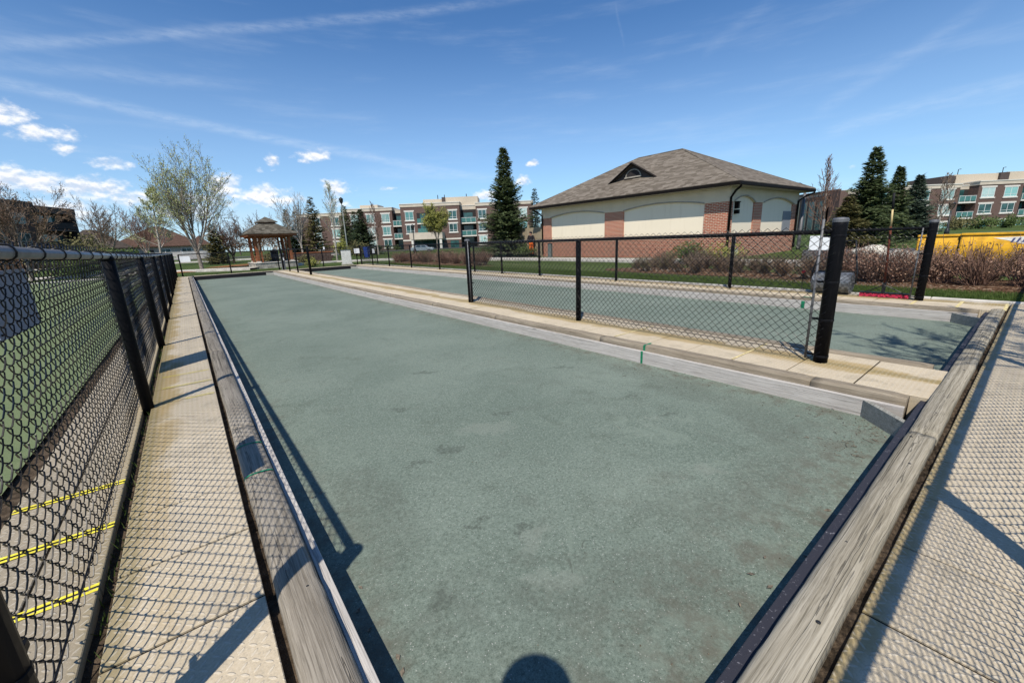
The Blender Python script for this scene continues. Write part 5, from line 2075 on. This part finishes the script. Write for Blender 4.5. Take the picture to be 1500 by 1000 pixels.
tree('bare_tree', 'bare reddish twiggy tree in front of the brown bungalow roof', (-3.6, 75, 0), 32, 'bark_grey', 'twig_red', None,
     h=7.2, fork=.18, limbs=5, tilt=(.3, .6), kids=(8, 6, 4), up=.1, r0=.14, twigr=.014)
tree('bare_tree', 'leaning bare tree with bronze young leaves at the far left edge', (-7.7, 39.2, 0), 33, 'bark_grey', 'twig_brown', 'leaf_bronze',
     h=6.3, fork=.2, limbs=5, tilt=(.35, .8), kids=(8, 6, 4), up=.05, leaves=1, lsize=.06, lspread=.15, r0=.11, twigr=.010)
tree('bare_tree', 'wide bare tree behind the left side of the gazebo roof', (7.4, 59.8, 0), 34, 'bark_grey', 'twig_brown', None,
     h=5.9, fork=.18, limbs=6, tilt=(.4, .85), kids=(8, 6, 4), up=.05, r0=.13, twigr=.013)
tree('bare_tree', 'reddish brown bare tree between the maple and the gazebo', (4.6, 58.5, 0), 35, 'bark_dark', 'twig_red', None,
     h=4.8, fork=.14, limbs=6, tilt=(.3, .7), kids=(8, 6, 4), up=.08, r0=.11, twigr=.013)
tree('bare_tree', 'grey bare tree in front of the dark conifers right of the gazebo', (9.4, 45.5, 0), 36, 'bark_pale', 'bark_pale', None,
     h=5.9, fork=.3, limbs=5, tilt=(.25, .55), kids=(7, 5, 3), up=.1, r0=.09, twigr=.010)
tree('bare_tree', 'tall thin bare tree with upright twigs left of the tall lamp post', (12.1, 43.8, 0), 37, 'bark_pale', 'bark_pale', 'bud_green',
     h=7.3, fork=.2, limbs=20, tilt=(.35, .7), kids=(5, 4, 3), up=.16, leaves=1, lsize=.07, r0=.10, twigr=.010, straight=True)
tree('bare_tree', 'bare tree whose reddish twigs rise above the left wing of the brick apartments', (21.5, 57.5, 0), 38, 'bark_pale', 'twig_red', None,
     h=6.9, fork=.25, limbs=20, tilt=(.4, .75), kids=(5, 5, 3), up=.13, r0=.12, twigr=.013, straight=True)
tree('leafing_tree', 'rounded tree with fresh yellow-green leaves before the apartment entrance', (28.3, 52.8, 0), 39, 'bark_grey', 'bark_grey', 'leaf_yellow',
     h=5.9, fork=.24, limbs=6, tilt=(.2, .7), kids=(8, 6, 4), up=.06, leaves=3, lsize=.12, lspread=.18, r0=.10, twigr=.012)
tree('bare_tree', 'slim bare tree right of the service building beside the dish-head lamp', (32.6, 9.05, 0), 40, 'bark_pale', 'twig_red', None,
     h=5.5, fork=.16, limbs=26, tilt=(.35, .65), kids=(6, 5, 3), up=.16, r0=.10, twigr=.009, straight=True)
tree('bare_tree', 'bare tree between the dark conifers and the apartments at the right', (46.5, 5.5, 0), 41, 'bark_pale', 'twig_brown', None,
     h=4.9, fork=.2, limbs=22, tilt=(.4, .8), kids=(6, 5, 3), up=.1, r0=.09, twigr=.012, straight=True)
tree('bare_tree', 'bare ornamental tree behind the near paving that shades the far lane corner', (4.3, -2.2, 0), 43, 'bark_grey', 'bark_grey', None,
     h=6.4, fork=.42, limbs=7, tilt=(.4, 1.0), kids=(7, 6, 3), up=.03, r0=.07, twigr=.010, lfrac=.5)


def conifer(seed, h, r, density=1.0, droop=.25, base=.04, spray=.30, tip_up=.0, taper=1.0):
    random.seed(seed)
    tr, cr = MB(), MB()
    tr.tube([(0, 0, -.2), (0, 0, h * .5), (0, 0, h * .97)], [h * .016, h * .009, .012], 7, caps=False)
    z = h * base
    while z < h * .985:
        f_ = z / h
        prof_ = (1 - f_) ** taper * (.82 + .18 * sin(f_ * 23 + seed))
        L = r * prof_ + .06
        K = max(4, int((11 * (1 - f_) + 4) * density))
        for k in range(K):
            a = 2 * pi * (k + rng(-.35, .35)) / K + f_ * 40
            l = L * (rng(.55, .85) if random.random() < .4 else rng(.82, 1.14))
            zz = z + rng(-.03, .03) * h * .6
            dirv_ = Vector((cos(a), sin(a), 0))
            el0 = .35 * f_ + .05 - droop * (1 - f_)
            seg = max(2, int(l / (spray * .42)))
            p = Vector((0, 0, zz))
            prev = p
            for s_ in range(seg + 1):
                t = (s_ + .3) / (seg + .3)
                q = Vector((0, 0, zz)) + dirv_ * (l * t) + Vector((0, 0, l * (el0 * t + (.16 + tip_up) * t * t)))
                side = Vector((-sin(a), cos(a), 0))
                if t > .18:
                    wid = spray * (1.1 - .45 * t) * rng(.75, 1.25)
                    for sg in (-1, 1):
                        tipd = (dirv_ * rng(.45, .9) + side * sg * rng(.5, 1.0) + Vector((0, 0, rng(-.35, .25)))).normalized()
                        tip = q + tipd * wid
                        nrm = Vector((rng(-.5, .5), rng(-.5, .5), 1)).normalized()
                        b_ = tipd.cross(nrm).normalized() * wid * rng(.22, .36)
                        cr.quad(q, q + tipd * wid * .45 + b_, tip, q + tipd * wid * .45 - b_)
                    up_ = (dirv_ * .8 + Vector((0, 0, rng(-.2, .6))) + side * rng(-.3, .3)).normalized()
                    b_ = side * wid * .22
                    cr.quad(q - dirv_ * wid * .2, q + up_ * wid * .4 + b_, q + up_ * wid, q + up_ * wid * .4 - b_)
                prev = q
            if l > .5:
                cr.tri(Vector((0, 0, zz + .015)), Vector((0, 0, zz - .02)), prev)
        z += max(.10, (.045 * h) * (1 - f_ * .55)) / (density ** .5) * .8
    for k in range(7):
        a = k * .9
        cr.tri((0, 0, h * 1.0), (.05 * cos(a), .05 * sin(a), h * .95), (.05 * cos(a + 1.5), .05 * sin(a + 1.5), h * .95))
    return tr, cr


def spruce(label, loc, seed, h, r, mat, rot=0.0, **kw):
    tr, cr = conifer(seed, h, r, **kw)
    return plant('spruce_tree', label, 'tree', loc, [('trunk', tr, 'bark_dark', True), ('crown', cr, mat, False)], None, rot)


spruce('tall dense blue-green spruce left of the service building', (20.9, 27.2, -.05), 51, 8.15, 2.75, 'needles_green', density=2.1, spray=.36, droop=.22)
spruce('smaller spruce just behind the left end of the service building roof', (33.1, 37.5, -.05), 52, 6.9, 1.7, 'needles_blue', spray=.32)
spruce('dark spruce right of the gazebo roof, the lower of the close pair', (10.1, 54.4, -.05), 53, 5.7, 1.7, 'needles_dark', spray=.34)
spruce('dark spruce right of the gazebo roof, the right one of the close pair', (11.2, 54.8, -.05), 63, 5.6, 1.6, 'needles_dark', spray=.34)
spruce('bronze-tipped tall conifer right of the gazebo behind a bare grey tree', (12.7, 53.5, -.05), 54, 7.0, 2.5, 'needles_bronze', spray=.36)
spruce('dark green spruce touching the tall lamp post on its right', (20.4, 66.8, -.05), 55, 7.3, 2.7, 'needles_green', spray=.42)
spruce('broad dark spruce beside the blue bin, bronze at its tip', (20.9, 61.2, -.05), 56, 6.3, 3.3, 'needles_dark', spray=.42, density=1.2)
spruce('short second spire close behind the lamp post spruce', (22.0, 67.5, -.05), 57, 6.6, 2.0, 'needles_green', spray=.40)
spruce('tall broad spruce right of the silver-capped post, the biggest of the right-hand trio', (33.2, 7.1, -.05), 58, 5.70, 2.3, 'needles_green', taper=1.12, density=1.7, spray=.34)
spruce('medium spruce right of the biggest right-hand spruce', (39.4, 7.0, -.05), 59, 5.02, 1.75, 'needles_green', taper=1.2, density=1.5, spray=.36)
spruce('bluish spruce at the right end of the right-hand conifer row', (43.5, 6.55, -.05), 60, 4.65, 2.1, 'needles_blue', taper=1.2, density=1.5, spray=.38)
spruce('small golden-green conifer at the foot of the biggest right-hand spruce', (30.6, 7.45, -.05), 61, 2.9, 1.6, 'needles_bronze', density=1.6, spray=.28)
spruce('low dark evergreen behind the maple trunk', (3.0, 56.0, -.05), 62, 4.2, 1.8, 'needles_bronze', spray=.34)


def bush(seed, w, h, n_=260, lsize=.10):
    """leafy shrub: stems fan out of the ground and carry many small leaves"""
    random.seed(seed)
    st, lf = MB(), MB()
    for k in range(int(n_ / 9)):
        a = rng(0, 2 * pi)
        rr = sqrt(rng(0, 1))
        top = Vector((cos(a) * rr * w * .5, sin(a) * rr * w * .5, h * (1 - .55 * rr * rr) * rng(.7, 1.06)))
        mid = Vector((top.x * .45, top.y * .45, top.z * .55))
        st.tube([(rng(-.06, .06), rng(-.06, .06), -.05), mid, top], [.012, .008, .004], 3, caps=False)
        for j in range(9):
            t = rng(.3, 1.05)
            p = mid.lerp(top, (t - .5) * 2) if t > .5 else Vector((0, 0, 0)).lerp(mid, t * 2)
            leaf_bits(lf, p, 5, .09 * w, lsize)
    return st, lf


def shrub(label, loc, seed, w, h, mat, n_=260, lsize=.10, name='shrub', group=None):
    st, lf = bush(seed, w, h, n_, lsize)
    return plant(name, label, 'shrub', loc, [('stems', st, 'bark_dark', False), ('leaves', lf, mat, False)], group)


shrub('olive-green leafy shrub below the dark apartment block at the left edge', (-6.0, 40.6, 0), 71, 4.2, 2.6, 'leaf_olive', 420, .16)
shrub('green leafy shrub right of the olive shrub at the left, behind the fence rail', (-4.4, 46.0, 0), 72, 3.2, 2.0, 'leaf_green', 320, .16)
shrub('tall green shrub right of the dark apartment block, before the grey roof', (-7.3, 60, 0), 73, 3.8, 3.4, 'leaf_olive', 420, .18)
shrub('dark green round shrub before the grey-roofed bungalow', (-4.6, 58, 0), 74, 3.4, 1.9, 'leaf_green', 320, .17)
shrub('tall olive shrub before the left edge of the apartment block, bronze leaves', (-10.2, 47.5, 0), 75, 5.5, 2.7, 'leaf_bronze', 300, .13)
shrub('dark evergreen shrub mass behind the left fence, below the olive shrub', (-5.2, 37.6, 0), 86, 3.0, 1.75, 'leaf_green', 420, .11)
shrub('bright yellow-green mound of shrub beside the far fence', (7.0, 31.6, 0), 76, 1.15, .55, 'leaf_yellow', 300, .07)
shrub('green shrub under the reddish bare tree at the far left', (-2.4, 52.0, 0), 77, 3.2, 1.4, 'leaf_green', 260, .16)
shrub('yellow-green shrub between the thin bare tree and the utility cabinet', (14.6, 50.5, 0), 78, 1.9, 2.6, 'leaf_yellow', 260, .13)
shrub('yellow-brown clipped shrub before the spruces at the lamp foot', (17.6, 53.5, 0), 79, 3.4, 1.9, 'leaf_olive', 320, .14)
shrub('dark green low shrub at the foot of the tall blue-green spruce, left side', (18.9, 26.9, 0), 80, 1.7, .8, 'leaf_green', 280, .09)
shrub('dark green low shrub at the foot of the tall blue-green spruce, right side', (20.6, 24.6, 0), 81, 1.8, .9, 'leaf_green', 280, .09)
shrub('rounded dark green shrub in front of the brick wall', (17.2, 9.5, 0), 82, 1.9, .95, 'leaf_green', 340, .08)
shrub('olive rounded shrub near the right corner of the service building', (17.0, 7.9, 0), 83, 1.9, .9, 'leaf_yellow', 240, .07)
shrub('green shrub inside view of the gazebo, behind its bench', (6.0, 44.5, 0), 84, 2.6, 1.1, 'leaf_olive', 260, .13)
shrub('brown-green shrub right of the gazebo by the low wall', (8.4, 40.2, 0), 85, 1.6, .7, 'leaf_olive', 220, .10)
for i, u in enumerate((-27.5, -25.6, -23.8)):
    p = FH * 90 + RGT * u
    shrub(['clipped dark shrub left of the apartment entrance, the leftmost ball', 'clipped dark shrub left of the apartment entrance, the middle ball', 'clipped dark shrub nearest the apartment entrance'][i], (p.x, p.y, 0), 90 + i, 1.5, 1.2, 'leaf_green', 160, .14)
for i, u in enumerate((66.0, 69.5, 73.5, 77.5, 66.8 + 15)):
    p = FH * 62 + RGT * u
    shrub(['grey-green shrub above the short yellow blade', 'dark shrub above the left half of the long yellow blade', 'dark shrub above the white arrow emblem', 'dark shrub at the right edge above the yellow blade', 'shrub beyond the right edge of the yellow blade'][i], (p.x, p.y, 0), 96 + i, 4.2, 1.75, 'leaf_green' if i else 'leaf_olive', 260, .2)


# bare twiggy hedging: four shrubs, repeated with turns and sizes
def twig_shrub(seed, w, h, n_=46):
    random.seed(seed)
    st, bd = MB(), MB()
    for k in range(n_):
        a = rng(0, 2 * pi)
        tilt = rng(.05, 1.0)
        d = Vector((cos(a) * sin(tilt), sin(a) * sin(tilt), cos(tilt)))
        L = h / max(.5, cos(tilt) ** .5) * rng(.6, 1.02)
        pts, de = bent((rng(-.08, .08), rng(-.08, .08), -.06), d, L * .62, 4, .16, .10)
        st.tube(pts, [.011, .009, .008, .007, .006], 4, caps=False)
        for j in range(7):
            q = pts[random.randint(1, 4)]
            nd = side_dir(de, rng(.2, .75))
            nd.z = abs(nd.z) * .7 + .3
            p2, d2 = bent(q, nd, L * rng(.28, .5), 3, .14, .12)
            st.tube(p2, [.006, .005, .0045, .0035], 3, caps=False)
            for q2 in p2[1:]:
                if random.random() < .5:
                    leaf_bits(bd, q2, 2, .035, .035)
    return st, bd


HP = []
for i, (tw, bud) in enumerate((('twig_red', 'bud_red'), ('twig_brown', 'leaf_bronze'), ('twig_brown', 'leaf_olive'), ('twig_red', 'bud_red'))):
    st, bd = twig_shrub(120 + i, 1.3, .92, 44)
    HP.append((mesh_of('stems', st, tw), mesh_of('buds', bd, bud)))
random.seed(44)
nh = [0]


def hedge_shrub(x, y, k, s, label, group):
    t = thing('hedge_shrub', label, 'shrub', (x, y, -.02), rng(0, 6.28), group)
    t.scale = (s * rng(1.0, 1.2), s * rng(1.0, 1.2), s)
    for nm, me in zip(('stems', 'buds'), HP[k]):
        obj(nm, None, None, t, data=me)
    nh[0] += 1


G1 = 'bare reddish shrubs of the hedge behind the right fence'
L1 = 'bare reddish-brown hedge shrub standing in bark mulch in front of the yellow plough blades'
for i in range(13):
    hedge_shrub(12.45 + rng(-.25, .25), -3.4 + i * .58 + rng(-.1, .1), random.choice((0, 0, 3, 1)), rng(.88, 1.0), L1, G1)
for i in range(11):
    hedge_shrub(13.35 + rng(-.2, .2), -3.2 + i * .66 + rng(-.12, .12), random.choice((0, 3, 1)), rng(.9, 1.02), L1, G1)
G2 = 'low twiggy shrubs before the service building'
L2 = 'low grey-brown twiggy shrub on mulch between the fence and the brick service building'
for i in range(9):
    hedge_shrub(13.1 + rng(-.3, .3), 4.4 + i * .62 + rng(-.1, .1), random.choice((1, 2, 2)), rng(.55, .85), L2, G2)
for i in range(8):
    hedge_shrub(14.1 + rng(-.3, .3), 4.2 + i * .72 + rng(-.1, .1), random.choice((1, 2)), rng(.65, .9), L2, G2)
G3 = 'reddish shrubs of the far hedge'
L3 = 'bare reddish shrub in the far low hedge in front of the apartment building'
for i in range(20):
    hedge_shrub(12.6 + rng(-.3, .3) + .8 * (i % 2), 18.8 + i * .60 + rng(-.1, .1), random.choice((0, 3, 1)), rng(.80, .98), L3, G3)

# distant wood closing the horizon: one mass nobody could count
random.seed(99)
fw = MB()
for k in range(150):
    a = radians(rng(-26, 104))
    d = rng(150, 230)
    if radians(22) < a < radians(50) and random.random() < .6:
        continue
    x, y = sin(a) * d, cos(a) * d
    hh = rng(4, 9)
    fw.tube([(x, y, -.3), (x, y, hh * .6)], [.25, .1], 4, caps=False)
    for j in range(70):
        c = Vector((x, y, hh * .58)) + Vector((random.gauss(0, hh * .22), random.gauss(0, hh * .22), random.gauss(0, hh * .2)))
        d_ = Vector((rng(-1, 1), rng(-1, 1), rng(.1, 1.2))).normalized() * rng(.8, 2.0)
        b_ = d_.orthogonal().normalized() * rng(.04, .28)
        fw.tri(c - b_, c + b_, c + d_)
tag(obj('distant_wood', fw, 'twig_brown'), 'far-off grey-brown wood along the horizon behind the houses', 'wood', kind='stuff')
print('hedge shrubs', nh[0])
# ------------------------------------------------------------------ people
def skin_mesh(name, joints, edges, root, sub=2, xf=None):
    me = bpy.data.meshes.new(name)
    names = list(joints)
    me.from_pydata([joints[k][0] for k in names], [(names.index(a), names.index(b_)) for a, b_ in edges], [])
    o = bpy.data.objects.new(name, me)
    COL.objects.link(o)
    sk = o.modifiers.new('skin', 'SKIN')
    sk.use_smooth_shade = True
    for i, k in enumerate(names):
        r = joints[k][1]
        v = me.skin_vertices[0].data[i]
        v.radius = r if hasattr(r, '__len__') else (r, r)
        v.use_root = (k == root)
    sb = o.modifiers.new('sub', 'SUBSURF')
    sb.levels = sub
    sb.render_levels = sub
    dg = bpy.context.evaluated_depsgraph_get()
    m2 = bpy.data.meshes.new_from_object(o.evaluated_get(dg))
    bpy.data.objects.remove(o)
    return m2


def person(label, loc, rot, pose, mats, holding=None):
    t = thing('person', label, 'person', loc, rot)
    J = pose
    V3 = lambda k: Vector(J[k])
    body = {k: (J[k], r) for k, r in dict(pelvis=(.125, .10), spine=(.12, .09), chest=(.145, .10), neck=.055, headb=.075, headt=.085,
            shL=.06, elL=.042, wrL=.027, shR=.06, elR=.042, wrR=.027, hipL=.088, knL=.058, anL=.038, toL=.035, hipR=.088, knR=.058, anR=.038, toR=.035).items()}
    E = [('pelvis', 'spine'), ('spine', 'chest'), ('chest', 'neck'), ('neck', 'headb'), ('headb', 'headt')]
    for s in 'LR':
        E += [('chest', 'sh' + s), ('sh' + s, 'el' + s), ('el' + s, 'wr' + s), ('pelvis', 'hip' + s), ('hip' + s, 'kn' + s), ('kn' + s, 'an' + s), ('an' + s, 'to' + s)]
        # palm, four fingers and a thumb
        w = V3('wr' + s)
        d = (w - V3('el' + s)).normalized()
        side = V3('pm' + s).normalized() if ('pm' + s) in J else Vector((0, 1, 0))
        side = (side - d * side.dot(d)).normalized()
        curl = d.cross(side) * (1 if s == 'L' else -1)
        palm = w + d * .06
        body['pa' + s] = (tuple(palm), (.036, .017))
        E.append(('wr' + s, 'pa' + s))
        for q in range(4):
            o_ = side * (.027 - .018 * q)
            L = (.068, .078, .072, .055)[q]
            p1 = palm + o_ + d * .035
            p2 = p1 + d * L * .5 + curl * .012
            p3 = p2 + d * L * .38 + curl * .03
            for nm, p, r in (('a', p1, .0095), ('b', p2, .0085), ('c', p3, .0075)):
                body[f'f{s}{q}{nm}'] = (tuple(p), r)
            E += [('pa' + s, f'f{s}{q}a'), (f'f{s}{q}a', f'f{s}{q}b'), (f'f{s}{q}b', f'f{s}{q}c')]
        t1 = w + d * .035 + side * .036
        t2 = t1 + d * .035 + side * .018 + curl * .012
        body['t' + s + 'a'] = (tuple(t1), .012)
        body['t' + s + 'b'] = (tuple(t2), .010)
        E += [('wr' + s, 't' + s + 'a'), ('t' + s + 'a', 't' + s + 'b')]
    fwd = Vector(J['face']).normalized()
    sidev = fwd.cross(Vector((0, 0, 1))).normalized()
    hc = (V3('headb') + V3('headt')) / 2
    for nm, p, r in (('nose', hc + fwd * .115 + Vector((0, 0, -.01)), .014), ('chin', hc + fwd * .075 + Vector((0, 0, -.085)), .032)):
        body[nm] = (tuple(p), r)
        E.append(('headb', nm))
    for s, k in (('earL', -1), ('earR', 1)):
        body[s] = (tuple(hc + sidev * k * .088), .016)
        E.append(('headb', s))
    bd = obj('body', None, None, t, data=skin_mesh('body', body, E, 'pelvis'))
    bd.data.materials.clear()
    bd.data.materials.append(MATS['skin'])
    for nm, k in (('eye', -1), ('eye', 1)):
        mb = MB()
        c = hc + fwd * .088 + sidev * k * .033 + Vector((0, 0, .018))
        mb.ball(tuple(c), .012, 8, 6)
        obj('eye', mb, 'hair', t, True)
    mb = MB()
    c = hc + fwd * .098 + Vector((0, 0, -.055))
    mb.ball(tuple(c), .02, 8, 6, (abs(sidev.x) * 1.1 + .3, abs(sidev.y) * 1.1 + .3, .3))
    obj('mouth', mb, 'red_paint', t, True)
    mb = MB()
    mb.ball(tuple(hc - fwd * .018 + Vector((0, 0, .045))), .115, 14, 10, (1, 1, .95), .12, 3)
    obj('hair', mb, mats[0], t, True)
    g = lambda ks, infl: {k: (J[k], infl[k]) for k in ks}
    tops = dict(pelvis=(.155, .125), spine=(.150, .118), chest=(.172, .128), neck=(.085, .08), shL=.082, elL=.062, wrL=.046, shR=.082, elR=.062, wrR=.046)
    jm = skin_mesh('jacket', g(tops, tops), [('pelvis', 'spine'), ('spine', 'chest'), ('chest', 'neck'), ('chest', 'shL'), ('shL', 'elL'), ('elL', 'wrL'), ('chest', 'shR'), ('shR', 'elR'), ('elR', 'wrR')], 'pelvis')
    jm.materials.clear()
    jm.materials.append(MATS[mats[1]])
    obj('jacket', None, None, t, data=jm)
    tr = dict(pelvis=(.140, .115), hipL=.108, knL=.080, anL=.068, hipR=.108, knR=.080, anR=.068)
    tm = skin_mesh('trousers', g(tr, tr), [('pelvis', 'hipL'), ('hipL', 'knL'), ('knL', 'anL'), ('pelvis', 'hipR'), ('hipR', 'knR'), ('knR', 'anR')], 'pelvis')
    tm.materials.clear()
    tm.materials.append(MATS[mats[2]])
    obj('trousers', None, None, t, data=tm)
    for s in 'LR':
        mb = MB()
        a, b_ = V3('an' + s), V3('to' + s)
        mb.tube([a - (b_ - a) * .35 + Vector((0, 0, -.02)), a + Vector((0, 0, .0)), a.lerp(b_, .6) - Vector((0, 0, .01)), b_ + (b_ - a) * .15], [.045, .058, .05, .03], 8)
        obj('shoe', mb, 'rubber', t, True)
    return t


def stand_pose(lean=0.0):
    P = dict(pelvis=(0, 0, .95), spine=(.01 + lean * .3, 0, 1.15), chest=(.0 + lean * .7, 0, 1.36), neck=(.01 + lean, 0, 1.50), headb=(.035 + lean * 1.1, 0, 1.58), headt=(.03 + lean * 1.15, 0, 1.69), face=(1, 0, -.15))
    for s, k in (('L', 1), ('R', -1)):
        P.update({'sh' + s: (lean * .85, k * .19, 1.42), 'el' + s: (-.02 + lean, k * .25, 1.13), 'wr' + s: (.10 + lean, k * .24, .90), 'pm' + s: (1, 0, 0),
                  'hip' + s: (0, k * .095, .90), 'kn' + s: (.03, k * .11, .50), 'an' + s: (-.02 + .05 * k, k * .12, .085), 'to' + s: (.14 + .05 * k, k * .14, .045)})
    return P


# worker by the service building
P = stand_pose(.10)
P['elL'], P['wrL'] = (.10, .27, 1.15), (.30, .18, 1.05)
person('person in dark hooded jacket and bright orange trousers by the brick building end', (21.0, 24.3, 0), radians(215), P, ('jacket', 'jacket', 'hi_vis'))

# the photographer, out of the picture, holding a phone out; only the shadow falls into view
P = stand_pose(.06)
yaw_l = radians(90 - 37.65)
ox, oy = -.484, -.098
cR, sR = cos(-yaw_l), sin(-yaw_l)


def to_local(x, y, z):
    x, y = x - ox, y - oy
    return (x * cR - y * sR, x * sR + y * cR, z)


CP = Vector((0, 0, CAM_H)) - FWD * .016 - CU * .026 - CR * .076
for s, k in (('L', -1), ('R', 1)):
    w = CP + CR * (.075 * k) - FWD * .10 - CU * .055 + CR * .035 * k
    P['wr' + s] = to_local(*w)
    e = w - FWD * .12 - Vector((0, 0, .20)) + CR * .10 * k - Vector((FWD.x, FWD.y, 0)) * .06
    P['el' + s] = to_local(*e)
    P['pm' + s] = (0, 0, 1)
person('person in a cap added to shape the shadow, holding up a phone on the near paving, in grey top', (ox, oy, 0), yaw_l, P, ('hair', 'grey_top', 'denim'))
HC = Vector(P['headt'])
mb = MB()
mb.lathe(HC.x - .01, HC.y, [(.118, HC.z - .035), (.128, HC.z + .01), (.122, HC.z + .052), (.05, HC.z + .06)], 18)
obj('cap', mb, 'denim', bpy.data.objects['person.001'], True)  # cap added to widen and flatten the head's shadow
t = thing('phone', 'black phone held out in both hands above the near timber', 'phone', tuple(CP))
t.rotation_euler = cam.rotation_euler if False else cam.matrix_world.to_euler()
mb = MB()
mb.box(-.081, .081, -.040, .040, -.001, .007)
obj('case', mb, 'rubber', t, bevel=.002)
mb = MB()
mb.box(-.071, .071, -.034, .034, .0071, .0078)
obj('screen', mb, 'car_glass', t)
